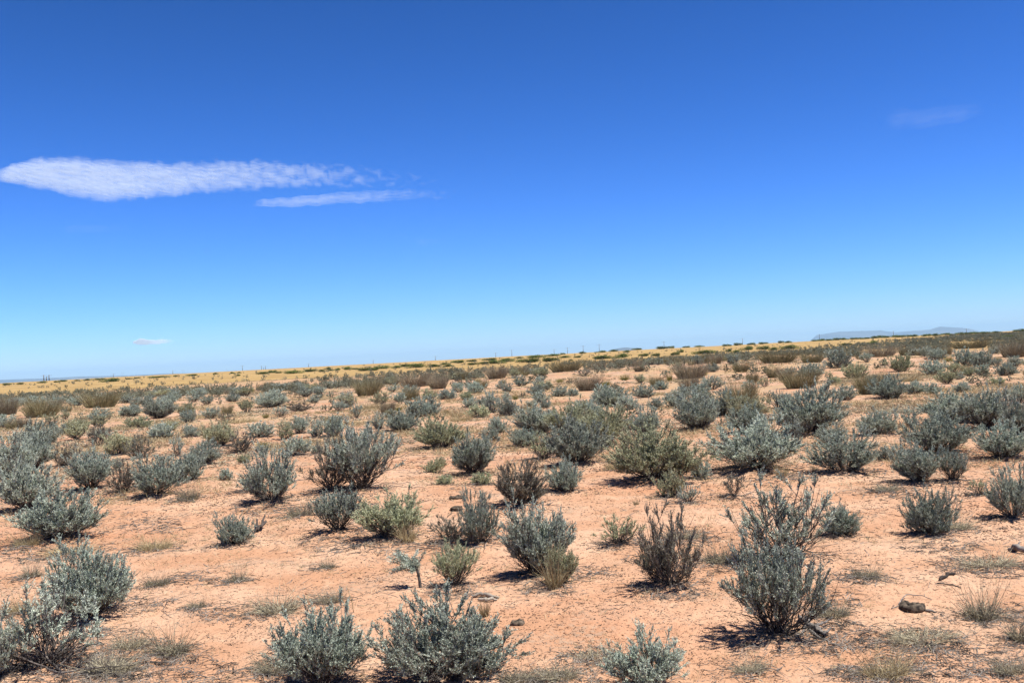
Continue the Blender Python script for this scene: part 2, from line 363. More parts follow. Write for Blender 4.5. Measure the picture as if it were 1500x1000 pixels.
for q, (nm, sp, ff, th_, nc) in enumerate([(36, 1.25, .03, .25, 10), (34, 1.0, .08, .3, 8), (28, 1.05, .2, .55, 7), (30, 1.2, .05, .3, 5), (22, 1.0, .3, .8, 6), (38, 1.4, .0, .2, 10), (26, 1.3, .1, .3, 4), (28, 1.1, .1, .4, 7)]):
    add_sage(1, 20+q, nmain=nm, spread=sp, foliage_from=ff, thr=th_, nclump=nc, **D1)
D2 = dict(nbranch=3, ntwig=3, leaves=9, leaf_len=0.11, leaf_w=0.042, stem_r=0.02)
for q, (nm, sp, ff) in enumerate([(14, 1.2, .05), (12, 1.0, .1), (12, 1.2, .2), (14, 1.35, .05), (12, 1.3, .1)]):
    add_sage(2, 40+q, nmain=nm, spread=sp, foliage_from=ff, nclump=6, **D2)
SAGE_ME = {}
def sage_meshes(lod, v, kind):
    k = (lod, v, kind)
    if k not in SAGE_ME:
        st, fo = SAGE[lod][v]
        SAGE_ME[k] = (st.mesh('sage_stems', M['stem']), fo.mesh('sage_foliage', M[kind]))
    return SAGE_ME[k]

def tuft(rng, n, spread, L_, w, bend=0.25, base=0.12, seg=3, minL=.45, curl=.12):
    """curved grass-like blades from a common base; unit height"""
    b = MB(); phi = rng.uniform(0, 2*math.pi, n); th = spread*np.sqrt(rng.uniform(0, 1, n))
    d = np.stack([np.sin(th)*np.cos(phi), np.sin(th)*np.sin(phi), np.cos(th)], 1)
    rb = base*np.sqrt(rng.uniform(0, 1, n)); p = np.stack([rb*np.cos(phi), rb*np.sin(phi), np.full(n, -0.03)], 1)
    LL = L_*rng.uniform(minL, 1.05, n)[:, None]; side = np.cross(d, rng.normal(size=(n, 3))); side /= np.linalg.norm(side, axis=1)[:, None]
    rows = []; drift = rng.normal(size=(n, 3))*curl
    for s in range(seg+1):
        t = s/seg; c = p+d*LL*t+drift*t*t*LL; c[:, 2] -= bend*t*t*LL[:, 0]*np.sin(th)
        ww = w*(1-0.85*t); rows.append(c-side*ww/2); rows.append(c+side*ww/2)
    V = np.stack(rows, 1); k = 2*(seg+1); o = (np.arange(n)*k)[:, None]
    for s in range(seg):
        b.add(V, (o+np.array([2*s, 2*s+1, 2*s+3, 2*s+2])[None]), 0) if s == 0 else b.f.append(((o+np.array([2*s, 2*s+1, 2*s+3, 2*s+2])[None])+b.n-len(V)*k, 0))
    return b
def normed(b):
    V = np.concatenate(b.v); S = np.array([0.5/np.percentile(np.abs(V[:, 0]), 97), 0.5/np.percentile(np.abs(V[:, 0]), 97), 1/np.percentile(V[:, 2], 98)])
    b.v = [v*S for v in b.v]; return b
BUF = {}
for q in range(3):
    BUF['broom', q] = normed(tuft(np.random.default_rng(60+q), 900, 0.5, 1, 0.012, 0.1, 0.38, minL=.45))
    BUF['straw', q] = normed(tuft(np.random.default_rng(70+q), 240, 0.8, 1, 0.026, 0.35, 0.3, seg=4, minL=.25, curl=.3))
    BUF['mat', q] = normed(tuft(np.random.default_rng(80+q), 620, 1.1, 1, 0.030, 0.2, 0.75, seg=4, minL=.2, curl=.55))
    BUF['dense', q] = normed(tuft(np.random.default_rng(90+q), 520, 1.15, 1, 0.036, 0.25, 0.5, seg=4, minL=.2, curl=.75))
    BUF['snake', q] = normed(tuft(np.random.default_rng(95+q), 420, 1.25, 1, 0.022, 0.0, 0.1, minL=.75))
    BUF['farbroom', q] = normed(tuft(np.random.default_rng(65+q), 130, 0.55, 1, 0.04, 0.1, 0.38, seg=2, minL=.5))
ME = {}
def one_mesh(shape, q, material):
    k = (shape, q, material)
    if k not in ME: ME[k] = BUF[shape, q].mesh(shape+'_blades', M[material])
    return ME[k]

# ---------------------------------------------------------------- what stands where: (photo x, photo y of the foot, width, height) -> a spot on the ground, real size
ITEMS = []
def add(shape, x, y, w, h, v=None, m=None, label=None, short=None): ITEMS.append(dict(shape=shape, x=x, y=y, w=w, h=h, v=v, m=m, label=label, short=short))
def S_(x, y, w, h, v=None, m='sage', label=None, short=None): add('sage', x, y, w, h, v, m, label, short)
# --- near sagebrush, each with its own words
S_(1140, 946, 150, 150, 2, 'sage', label='largest dark-based sagebrush at front right, with the twisted grey log at its foot', short='big sagebrush beside the twisted log')
S_(1150, 832, 140, 132, 4, 'sage', label='tall open sagebrush with bare black stems and sparse tufted tops, front right', short='tall bare-stemmed sagebrush')
S_(1232, 788, 58, 46, 5, 'sage', label='small rounded sage dome touching the right side of the tall bare-stemmed sagebrush', short='rounded dome beside the bare-stemmed sagebrush')
S_(655, 1014, 168, 126, 0, 'sage', label='biggest pale sagebrush at the bottom edge near the middle, dark stems fanning out')
S_(476, 1017, 138, 112, 1, 'sage', label='pale sagebrush at the bottom edge left of the biggest central one, reaching out of frame')
S_(950, 1022, 116, 86, 3, 'sage', label='silvery sagebrush top poking up at the bottom edge, right of the two dark dung lumps', short='silvery sagebrush on the bottom edge')
S_(133, 914, 112, 114, 0, 'sage', label='full silvery sagebrush in the left foreground, behind the dark-stemmed fan-shaped one', short='full silvery left foreground sagebrush')
S_(68, 992, 150, 132, 4, 'sage', label='leaning fan-shaped sagebrush with many bare dark stems in the bottom left corner', short='fan-shaped bottom left sagebrush')
S_(-8, 1005, 66, 96, 1, 'sage', label='sagebrush cut off by the left edge in the bottom left corner')
S_(785, 850, 98, 110, 1, 'sage', label='upright dense sagebrush in the middle foreground behind the yellow straw tuft', short='upright middle foreground sagebrush')
S_(822, 858, 44, 58, 1, 'sagegreen', label='small green-grey sage growing with yellow straw against the right of the upright middle sagebrush')
S_(985, 868, 92, 130, 4, 'sagebrown', label='dark brownish half-dead sagebrush standing alone in the open sand right of centre', short='dark half-dead sagebrush')
S_(962, 862, 56, 62, 2, 'sagebrown', label='low dark branchy clump at the left foot of the half-dead brownish sagebrush')
S_(908, 802, 62, 44, 4, 'sagegreen', label='low spiky grey-green sage alone on sand, left of the half-dead brownish sagebrush')
S_(665, 862, 66, 64, 2, 'sagegreen', label='open sage with thin twigs just right of the dwarf tree-shaped sage', short='open sage right of the dwarf tree-shaped sage')
S_(578, 795, 96, 64, 1, 'sagegreen', label='wide sagebrush with straw-yellow grass in its right base, behind the dwarf tree-shaped sage', short='wide sagebrush with straw in its base')
S_(497, 787, 82, 64, 2, 'sage', label='dark open sagebrush left of the wide straw-based one, below the large twin-headed bush')
S_(703, 802, 54, 82, 3, 'sage', label='narrow tall sagebrush with a stacked top, just right of the grey twiggy mat', short='narrow stacked sagebrush')
S_(662, 798, 58, 42, 4, 'sagebrown', label='thin greyish half-dead sage between the wide straw-based one and the narrow stacked one')
S_(762, 745, 76, 68, 3, 'sagebrown', label='sagebrush with dry tan twigs on its right side, behind the upright middle foreground one')
S_(828, 722, 52, 46, 5, 'sage', label='small dense sage touching the right of the tan-twigged sagebrush')
S_(692, 701, 70, 62, 1, 'sage', label='vase-shaped sagebrush with two tiny pale plants before it, centre left', short='vase-shaped sagebrush')
S_(527, 727, 104, 100, 2, 'sage', label='large tall sagebrush of many upright stems left of centre', short='large tall sagebrush left of centre')
S_(487, 726, 66, 84, 4, 'sagebrown', label='thin bare-stemmed bush at the left side of the large tall sagebrush')
S_(400, 741, 80, 84, 3, 'sage', label='clumpy bright sagebrush in several heads, left of the large tall one', short='clumpy many-headed sagebrush')
S_(366, 722, 40, 22, 4, 'sage', label='low trailing sage branch reaching out left of the clumpy many-headed sagebrush')
S_(343, 802, 52, 46, 5, 'sage', label='small dark-bottomed round sage alone on open sand at left, beside a black stub', short='small round sage beside the black stub')
S_(87, 797, 102, 78, 0, 'sage', label='broad sagebrush at left with a ragged flat top, above the dry straw tufts', short='broad ragged left sagebrush')
S_(40, 754, 78, 76, 0, 'sage', label='dense dark sagebrush behind the broad ragged one at the left edge')
S_(15, 708, 66, 72, 3, 'sage', label='sagebrush at the left edge, highest of the left edge clump')
S_(47, 692, 56, 56, 0, 'sage', label='pale sagebrush inside the left edge clump, right of the highest one')
S_(134, 722, 66, 60, 1, 'sage', label='grey sagebrush at the left end of the row of three left of the many-headed one', short='left end of the three-bush row')
S_(181, 724, 44, 48, 4, 'sagebrown', label='brown-based thin sage in the middle of the row of three at left')
S_(230, 732, 70, 62, 3, 'sage', label='spreading dark-bottomed sagebrush at the right part of the row of three', short='right part of the three-bush row')
S_(272, 708, 56, 42, 5, 'sage', label='bright grey sage mound joined to the upper right of the three-bush row')
S_(95, 686, 44, 34, 4, 'sagebrown', label='brownish twiggy sage behind the left end of the three-bush row')
S_(962, 712, 112, 86, 0, 'sagegreen', label='large bushy sage with tan grass in its skirt, right of the olive central cluster', short='large sage right of the central cluster')
S_(983, 729, 36, 40, 5, 'sagegreen', label='small round sage under the front of the large sage right of the central cluster')
S_(1008, 738, 32, 32, 2, 'sage', label='little upright sage, right one of the pair under the large central right sage')
S_(1027, 703, 28, 26, 5, 'sage', label='tiny pale sage beside a thin green sprig, right of the large central right sage')
S_(1076, 731, 38, 36, 4, 'sagebrown', label='small dark spiky sage on open sand behind the tall bare-stemmed sagebrush')
S_(1108, 697, 122, 76, 0, 'sage', label='very wide dense silvery sagebrush at middle right', short='very wide silvery sagebrush')
S_(1188, 642, 88, 74, 0, 'sage', label='tall silvery sagebrush behind the very wide one at middle right', short='tall silvery sagebrush at middle right')
S_(1218, 655, 46, 34, 3, 'sage', label='low sage between the tall silvery one and the pair in front of it')
S_(1165, 655, 34, 44, 4, 'sage', label='thin sage squeezed behind the right end of the very wide silvery sagebrush')
S_(1238, 699, 96, 66, 3, 'sage', label='sagebrush spreading thin branches sideways, right of the very wide silvery one', short='sideways spreading sagebrush')
S_(1287, 640, 60, 36, 5, 'sage', label='two-humped low sage alone on sand at right', short='two-humped low sage')
S_(1376, 670, 90, 62, 0, 'sage', label='broad bright sagebrush behind the front pair at right', short='broad bright right sagebrush')
S_(1345, 712, 74, 62, 1, 'sage', label='front left bush of the bright right-hand group, thick grey heads')
S_(1396, 710, 48, 48, 2, 'sage', label='bare-stemmed bush at the front right of the bright right-hand group')
S_(1472, 676, 68, 56, 0, 'sage', label='smooth rounded sagebrush near the right edge, dark beneath', short='rounded sagebrush near the right edge')
S_(1395, 625, 80, 48, 0, 'sage', label='left half of the long silvery hedge of sagebrush at right')
S_(1445, 634, 74, 62, 1, 'sage', label='right half of the long silvery hedge of sagebrush at right', short='long silvery hedge')
S_(1494, 640, 46, 56, 0, 'sage', label='sagebrush cut by the right edge beside the long silvery hedge')
S_(1335, 627, 36, 32, 4, 'sage', label='small dark-stemmed sage at the left end of the long silvery hedge')
S_(1365, 787, 72, 70, 5, 'sage', label='compact upright oval sagebrush alone on the open sand at right', short='compact oval sagebrush')
S_(1484, 764, 66, 82, 3, 'sage', label='clumpy sagebrush at the right edge, right of the compact oval one', short='clumpy right edge sagebrush')
S_(1435, 728, 32, 26, 4, 'sagegreen', label='tiny thin sage left of the clumpy right edge sagebrush')
S_(634, 693, 24, 19, 5, 'sagegreen', label='tiny pale sage left of the vase-shaped sagebrush')
S_(645, 683, 18, 15, 5, 'sagegreen', label='tinier pale sage just behind the one left of the vase-shaped sagebrush')
S_(651, 710, 23, 15, 5, 'sagegreen', label='tiny flat pale sage at the left foot of the vase-shaped sagebrush')
S_(705, 711, 30, 19, 5, 'sagegreen', label='tiny pale sage at the front right foot of the vase-shaped sagebrush')
# --- the olive central cluster
S_(785, 640, 68, 46, 1, 'sage', label='back left bush of the big central cluster')
S_(836, 646, 60, 56, 1, 'sagegreen', label='olive-green narrow bush in the back middle of the big central cluster')
S_(886, 660, 72, 62, 1, 'sagegreen', label='pale olive airy bush at the right of the big central cluster', short='central olive cluster')
S_(845, 686, 84, 72, 0, 'sage', label='grey front bush of the big central cluster')
S_(798, 676, 50, 42, 4, 'sagegreen', label='yellowish olive bush at the front left of the big central cluster')
S_(768, 657, 44, 28, 5, 'sage', label='low pale sage at the left edge of the big central cluster')
S_(867, 618, 44, 30, 5, 'sage', label='grey bush peeking over the back of the big central cluster')
S_(948, 641, 42, 46, 3, 'sage', label='upright sage between the central olive cluster and the large sage right of it')
S_(645, 661, 62, 46, 0, 'sagegreen', label='round spreading sagebrush behind the tiny pale plants, left of the central cluster', short='round spreading sagebrush')
S_(728, 635, 28, 23, 5, 'sage', label='small neat sage left of the big central cluster')
# --- middle right
S_(1022, 633, 58, 62, 0, 'sage', label='dark full sagebrush behind the left of the very wide silvery one', short='dark full sagebrush behind the wide one')
S_(1060, 612, 50, 42, 3, 'sage'); S_(1097, 638, 52, 42, 0, 'sage'); S_(1140, 600, 24, 30, 4, 'sage'); S_(1095, 612, 60, 34, 5, 'sagegreen')
S_(1303, 586, 52, 36, 0, 'sage'); S_(1340, 578, 28, 20, 5, 'sage'); S_(1365, 578, 24, 18, 5, 'sage'); S_(1387, 564, 28, 24, 1, 'sagegreen')
S_(1367, 551, 34, 24, 0, 'sage'); S_(1320, 546, 36, 26, 0, 'sagegreen'); S_(1230, 541, 36, 30, 0, 'sage', label='large rounded sage standing out of the far right sage field', short='large rounded far right sage')
S_(1238, 588, 30, 23, 0, 'sage', label='small sage with bare sand all around, right of the middle', short='small sage with bare sand around'); S_(1253, 556, 36, 24, 0, 'sagegreen'); S_(1373, 529, 26, 18, 0, 'sage'); S_(1415, 538, 30, 28, 0, 'sage')
S_(1438, 539, 30, 26, 0, 'sage', label='bright knobbly sage, right one of the far pair toward the right edge', short='bright knobbly far right sage'); S_(1475, 551, 32, 20, 5, 'sage'); S_(1188, 553, 42, 22, 5, 'sage'); S_(1492, 592, 30, 30, 0, 'sage'); S_(1270, 532, 22, 16)
# --- middle left and centre
for a in [(55, 658, 50, 42, 0), (90, 638, 20, 17, 5), (112, 646, 34, 32, 1), (147, 626, 34, 18, 3), (175, 668, 40, 34, 0), (235, 644, 36, 25, 0), (260, 669, 26, 32, 4),
          (203, 628, 38, 18, 5), (232, 615, 46, 30, 1), (273, 610, 26, 20, 0), (252, 632, 32, 16, 3), (300, 683, 42, 38, 0), (322, 656, 52, 38, 1), (357, 679, 19, 13, 5),
          (383, 642, 38, 24, 0), (341, 589, 20, 12, 5), (398, 598, 46, 26, 0), (412, 612, 24, 18, 4), (440, 636, 28, 28, 1), (465, 641, 26, 26, 3), (489, 641, 34, 34, 0),
          (437, 669, 40, 28, 0), (331, 705, 20, 18, 5), (590, 633, 46, 32, 0), (613, 613, 36, 28, 0), (633, 610, 24, 18, 1), (557, 629, 26, 26, 3), (523, 613, 22, 22, 4),
          (560, 593, 36, 20, 3), (600, 578, 20, 14, 5), (655, 586, 28, 16, 5), (697, 577, 24, 18, 5), (745, 576, 18, 16, 3), (720, 606, 26, 34, 1), (745, 610, 28, 28, 0),
          (700, 613, 34, 20, 5), (690, 598, 22, 16, 5), (853, 607, 42, 22, 3), (893, 598, 50, 34, 0), (918, 602, 34, 22, 5), (820, 582, 24, 16, 0), (839, 581, 18, 12, 5),
          (943, 584, 32, 20, 0), (961, 600, 24, 18, 1), (938, 562, 16, 14, 1), (968, 572, 22, 14, 5), (992, 599, 28, 24, 5), (786, 574, 12, 10, 5)]:
    S_(*a, 'sagegreen' if a[0] % 7 == 0 else 'sage')
# brownish twiggy sage
for a in [(205, 673, 42, 38, 4), (145, 655, 38, 34, 4), (352, 665, 42, 34, 4), (438, 604, 42, 18, 4), (330, 622, 28, 18, 4), (855, 552, 30, 12, 4)]: S_(*a, 'sagebrown')
# --- olive and brown broom-like bushes
for a in [(147, 599, 62, 30, 0, 'broom', 'wide olive-tan broom bush in the far sage band at left', 'wide olive-tan broom bush'),
          (60, 613, 60, 28, 1, 'broom', 'olive-brown broom bush near the left edge below the dense sage band', 'olive-brown broom bush near the left edge'),
          (12, 609, 32, 32, 2, 'broombrown', 'brown broom bush against the left edge below the dense sage band', None),
          (1087, 597, 50, 44, 0, 'broom', 'tall olive broom bush rising behind the dark full sagebrush', 'tall olive broom bush'),
          (1172, 571, 58, 32, 1, 'broom', 'neat pale olive broom bush alone on reddish ground, right of centre', 'neat pale olive broom bush'),
          (1278, 580, 54, 38, 2, 'broom', 'olive broom bush growing against the left of a dark sage, right side', 'olive broom bush against a dark sage'),
          (1012, 557, 54, 30, 0, 'broombrown', 'dark brown broom bush at the top of the reddish rise', 'dark brown broom bush on the reddish rise'),
          (863, 574, 42, 26, 1, 'broombrown', 'greyish brown broom bush on the left part of the reddish rise', 'greyish brown broom bush'),
          (539, 582, 44, 30, 2, 'broom', 'pale olive broom bush left of centre in the far field', 'pale olive far broom bush'),
          (609, 568, 54, 24, 0, 'broombrown', 'wide reddish-brown broom bush left of centre in the far field', 'wide reddish-brown broom bush'),
          (642, 571, 32, 22, 1, 'broombrown', 'small brown broom bush right of the wide reddish-brown one', None),
          (728, 556, 36, 22, 2, 'broombrown', 'brown broom bush above the centre, at the upper edge of the red ground', 'brown broom bush above centre'),
          (828, 546, 54, 20, 1, 'broom', 'long olive broom bush on the crest left of the reddish rise', 'long olive broom bush on the crest'),
          (1140, 533, 62, 22, 0, 'broom', 'long flat olive broom bush at far right under the green mesquite clumps', 'long flat olive broom bush'),
          (1190, 532, 40, 16, 1, 'broom', None, None), (1290, 524, 60, 20, 2, 'broombrown', None, None), (1420, 512, 60, 18, 0, 'broom', None, None), (1485, 525, 44, 26, 1, 'broombrown', None, None), (1085, 546, 26, 16, 1, 'broom', None, None)]:
    add('broom', *a[:6], label=a[6], short=a[7])
# --- snakeweed: small yellow-green domes
for a in [(360, 598, 18, 14, 'bright yellow-green snakeweed ball in the far left field', 'bright snakeweed ball at left'), (384, 658, 20, 13, 'small olive-yellow snakeweed dome on sand, left of the large tall sagebrush', None),
          (352, 652, 16, 9, None, None), (700, 561, 11, 7, None, None), (915, 558, 17, 10, 'round yellow-brown snakeweed dome on the reddish rise', 'snakeweed dome on the reddish rise'), (888, 566, 16, 10, None, None), (820, 561, 12, 7, None, None),
          (757, 559, 10, 6, None, None), (738, 562, 9, 6, None, None), (1029, 552, 18, 12, None, None), (584, 603, 12, 9, None, None), (654, 607, 9, 8, None, None), (369, 575, 10, 8, None, None), (389, 613, 12, 8, None, None), (462, 568, 14, 7, None, None),
          (1390, 530, 16, 9, None, None), (755, 586, 10, 9, None, None), (1463, 530, 10, 8, None, None)]:
    add('snake', *a[:4], None, 'snake', label=a[4], short=a[5])
add('broom', 981, 559, 11, 16, 0, 'snake', label='narrow upright green shoot standing on the reddish rise')
# --- straw tufts and grey matted grass
for a in [('straw', 812, 866, 50, 58, 'straw', 'yellow straw grass tuft at the front foot of the upright middle foreground sagebrush', None),
          ('straw', 598, 798, 34, 34, 'straw', 'yellow grass tuft in the right base of the wide sagebrush behind the dwarf tree', None),
          ('straw', 710, 907, 26, 34, 'straw', 'brown-gold grass tuft beside the pale dead wood in the foreground', 'brown-gold tuft beside the pale wood'),
          ('straw', 932, 741, 14, 13, 'straw', 'tiny yellow tuft on bare sand left of the pair of small sages', None),
          ('dense', 349, 853, 34, 24, 'greystraw', 'round dry tuft on open sand below the small round sage, at left', 'round dry tuft at left'),
          ('dense', 47, 848, 40, 24, 'greystraw', 'dry tuft left of the full silvery foreground sagebrush', None),
          ('mat', 230, 859, 42, 16, 'greystraw', 'small grey grass mat right of the full silvery foreground sagebrush', None),
          ('mat', 290, 893, 28, 14, 'greystraw', 'little spiky grass tuft between the left sagebrush and the long grass mat', None),
          ('mat', 405, 898, 84, 24, 'greystraw', 'long grey-straw grass mat on open sand in the left foreground', 'long grey-straw grass mat'),
          ('mat', 484, 882, 50, 16, 'greystraw', 'small grass mat at the right end of the long grey-straw one', None),
          ('mat', 480, 833, 26, 13, 'greystraw', 'small lone grass tuft left of the dwarf tree-shaped sage', None),
          ('mat', 226, 806, 64, 18, 'straw', 'pale dry grass patch right of the broad ragged left sagebrush', None),
          ('dense', 254, 960, 82, 38, 'greystraw', 'large grey-green grass clump in the left foreground right of the fan-shaped sagebrush', 'large grass clump in the left foreground'),
          ('mat', 100, 812, 80, 16, 'straw', 'dry straw fringe at the foot of the broad ragged left sagebrush', None),
          ('mat', 40, 802, 50, 18, 'straw', 'dry straw patch at the left edge below the broad ragged sagebrush', None),
          ('mat', 275, 734, 40, 22, 'greystraw', 'dry twiggy mat right of the three-bush row', None),
          ('dense', 1436, 912, 74, 52, 'greystraw', 'largest pale grass clump in the right foreground, dark at its base', 'largest pale right grass clump'),
          ('dense', 1494, 942, 46, 42, 'greystraw', 'grass clump on the right edge below the largest pale one', None),
          ('mat', 1300, 994, 96, 36, 'straw', 'sprawling straw mat on the bottom edge at right', 'sprawling bottom edge straw mat'),
          ('mat', 1350, 938, 110, 18, 'greystraw', 'long thin grey litter strip before the round dark dung with sticks', None),
          ('mat', 1270, 850, 46, 20, 'greystraw', 'small grey tuft right of the tall bare-stemmed sagebrush', None),
          ('mat', 1450, 832, 110, 20, 'greystraw', 'long flat grey mat near the right edge, behind the pale grass clumps', None),
          ('mat', 1055, 828, 56, 26, 'greystraw', 'grey brushy mat left of the tall bare-stemmed sagebrush', None),
          ('mat', 1000, 790, 60, 14, 'greystraw', None, None), ('mat', 440, 757, 46, 20, 'greystraw', None, None), ('straw', 975, 694, 30, 26, 'straw', None, None), ('mat', 905, 690, 44, 22, 'straw', 'tan matted grass in the gap between the central olive cluster and the large sage', None),
          ('straw', 1145, 700, 26, 28, 'straw', None, None), ('mat', 1300, 720, 40, 12, 'greystraw', None, None), ('mat', 760, 1000, 60, 18, 'greystraw', None, None), ('mat', 880, 960, 90, 14, 'greystraw', None, None), ('mat', 820, 996, 70, 20, 'greystraw', None, None),
          ('mat', 190, 950, 60, 24, 'greystraw', None, None), ('mat', 160, 985, 90, 24, 'greystraw', None, None), ('mat', 400, 985, 70, 24, 'greystraw', None, None), ('mat', 540, 600, 40, 12, 'straw', None, None), ('mat', 675, 617, 40, 12, 'straw', None, None),
          ('straw', 670, 612, 34, 16, 'straw', None, None), ('mat', 120, 666, 60, 12, 'straw', None, None), ('mat', 350, 620, 60, 12, 'straw', None, None), ('mat', 60, 640, 60, 12, 'straw', None, None), ('dense', 620, 560, 20, 9, 'greystraw', None, None),
          ('mat', 1320, 560, 70, 14, 'straw', None, None), ('mat', 1200, 610, 50, 10, 'greystraw', None, None), ('mat', 1310, 605, 60, 10, 'greystraw', None, None), ('mat', 1400, 775, 60, 14, 'greystraw', None, None), ('mat', 1480, 985, 60, 24, 'greystraw', None, None),
          ('mat', 1100, 985, 60, 18, 'greystraw', None, None), ('mat', 1220, 905, 60, 22, 'greystraw', None, None), ('mat', 30, 900, 60, 20, 'straw', None, None)]:
    add(a[0], *a[1:5], None, a[5], label=a[6], short=a[7])

# ---------------------------------------------------------------- the far sage field: more of the same, filled in by its density in the photograph
rs = np.random.default_rng(5)
def hor(px): return 558-0.05*px
hand = [(i['x'], i['y'], i['w']) for i in ITEMS]; hx, hy, hw = map(np.array, zip(*hand))
BX = [-100, 0, 500, 750, 1000, 1250, 1400, 1600]; BY = [25, 25, 22, 16.5, 15, 11, 5, 3]
CX = [-100, 300, 600, 900, 1150, 1600]; CY = [31, 27, 25, 20, 28, 42]            # width of the dense band
def proj_many(x, y, z):
    v = np.stack([x, y, z-EYE], 1); d = v@fwd
    return 750+F*(v@camR)/d, 500-F*(v@camU)/d, d
far = []; farb = []
n = 78000
rr = np.sqrt(rs.uniform(6**2, 330**2, n)); aa = rs.uniform(-0.68, 0.68, n); xx = rr*np.sin(aa); yy = rr*np.cos(aa)
hh = H(xx, yy); qx, qy, qd = proj_many(xx, yy, hh)
dy = qy-(558-0.05*qx); b0 = np.interp(qx, BX, BY); cw = np.interp(qx, CX, CY)
dens = (0.022+0.978*sstep(-2.5, 2.5, dy-b0+4*(fbm(xx/12, yy/25, 57, 3)-.5)*2))*(dy > 4)*(1.0-0.40*sstep(cw*.7, cw*1.1, dy-b0)-0.40*sstep(55, 100, dy-b0))
dens *= 0.35+0.65*sstep(0.35, 0.55, fbm(xx/9, yy/9, 77, 3))+0.25
dens *= np.where((qx > 840) & (qx < 1060) & (dy > 27) & (dy < 62), 0.45, 1)
dens *= np.where(qx > 1250, 1.25, 1)
area_rate = 0.5*(330**2-6**2)*1.36/n
keep = rs.uniform(size=n) < np.clip(dens*0.62*area_rate, 0, 1)
cells = {}
for i in np.nonzero(keep & (((qx > -90) & (qx < 1590) & (dy < 190)) | (((qx < -90) | (qx > 1590)) & (dy < 480))))[0]:
    hgt = rs.uniform(0.22, 0.56); wid = hgt*rs.uniform(1.1, 1.8)
    if dy[i]-b0[i] > 60: hgt *= .55; wid *= .55
    W = wid/qd[i]*F; Hh = hgt/qd[i]*F
    if np.any((np.abs(hx-qx[i]) < (hw+W)*0.42) & (qy[i] < hy+0.16*hw+2) & (qy[i] > hy-0.16*hw-2)): continue
    key = (round(xx[i]/1.0), round(yy[i]/1.0)); near = [cells.get((key[0]+a, key[1]+b)) for a in (-1, 0, 1) for b in (-1, 0, 1)]
    if any(c is not None and math.hypot(c[0]-xx[i], c[1]-yy[i]) < (0.38*(wid+c[2]) if dy[i]-b0[i] > cw[i] else 0.34*(wid+c[2])) for c in near): continue
    cells[key] = (xx[i], yy[i], wid)
    isb = rs.uniform() < (0.14 if dy[i]-b0[i] > 4 else 0.02)+0.07*(fbm(xx[i]/16, yy[i]/16, 99, 2) > 0.55)
    (farb if isb else far).append(dict(X=xx[i], Y=yy[i], x=qx[i], y=qy[i], w=W, h=Hh, wid=wid, hgt=hgt*(1.1 if isb else 1)))
nsage = sum(i['shape'] == 'sage' for i in ITEMS)
inf = lambda d: 1 if -20 < d['x'] < 1520 else 1e-6      # those in the photograph first
far.sort(key=lambda d: -d['w']*d['h']*inf(d)); nb = sum(i['shape'] == 'broom' for i in ITEMS)
farb.sort(key=lambda d: -d['w']*d['h']*inf(d))
nind = 300-nsage
for d in far[:nind]: d.update(shape='sage', v=None, m=('sagegreen' if rs.uniform() < .2 else 'sage'), label=None, short=None); ITEMS.append(d)
for d in farb[:290-nb]: d.update(shape='broom', v=None, m=('broombrown' if rs.uniform() < .45 else 'broom'), label=None, short=None); ITEMS.append(d)
far_stuff = far[nind:]
print('hand sage', nsage, 'far sage', len(far), 'far broom', len(farb))

# ---------------------------------------------------------------- mesquite clumps on the yellow plain (dark green)
MESQ = [(10,564,12,3),(30,563,9,3),(62,561,12,3),(82,560,8,2.5),(92,559,12,3),(113,558,10,2),(129,557,14,2.5),(145,556.5,16,3),(164,559,26,6),(189,555.5,10,2),(202,554,10,2),(232,553,30,2.5),
 (257,551.5,7,2),(281,550.5,16,2.5),(316,548,7,2.5),(340,547,7,2.5),(350,546.5,6,2),(349,550.5,8,2.5),(385,548,16,4),(400,546,12,4),(409,546.5,8,3),(430,547,25,5),(455,544.5,19,4),(471,544.5,8,4),(481,541,9,4),(484,543,12,2.5),(495,542,9,3.5),
 (509,541.5,11,5),(520,541,10,2.5),(537,543,25,5.5),(560,540,22,5),(581,539,14,4),(595,537,16,4),(610,538.5,24,7),(634,537.5,19,4.5),(652,534,13,3),(657,537,14,3.5),(671,531.8,18,4.5),(691,530,14,3.5),(693,534.5,16,3.5),(709,533.5,14,4),(717,528,20,3.5),(725,532.5,25,6),(742,530,20,6),
 (760,524.7,12,2.5),(785,524,24,4.5),(810,521.5,22,3.5),(774,531,32,6.5),(806,529.5,24,6.5),(824,519,7,2.5),(828,524,14,3.5),(846,524,10,3),(853,518,9,3.5),(836,528.5,6,2.5),(884,525.5,40,5.5),(912,523.5,18,6.5),(882,516,16,3),(898,515,12,3.5),(918,516,10,3.5),(933,512.5,14,2.5),(943,522,14,4.5),(961,522,12,5),(972,511,20,4),(984,509.5,8,3.5),(990,520,12,5.5),(998,516,10,4.5),
 (1006,509,10,2.5),(1024,508,13,2.5),(1035,518,36,6),(1064,507,12,3.5),(1068,515,9,5),(1081,506,12,4),(1078,517,14,5),(1096,512.5,18,6.5),(1101,505,11,3.5),(1118,504,13,3),(1118,512,17,5.5),(1133,513,14,5),(1144,502.5,8,3.5),(1155,502,10,3),(1158,511,25,6.5),(1240,506,14,3.5),
 (1279,503.5,14,5.5),(1475,495.5,16,4.5),(1494,486.5,17,5)]
for k in range(26):
    px = 1196+k*10.4+rs.uniform(-3, 3); MESQ.append((px, np.interp(px, [1190, 1300, 1380, 1430, 1500], [500, 494.5, 491, 489, 486])+rs.uniform(-.3, .5), rs.uniform(9, 17), rs.uniform(2.2, 4.2)))
for a in MESQ: add('mesquite', a[0], a[1], a[2]*1.2, a[3]*1.2+0.4)
MESQ_ME = []
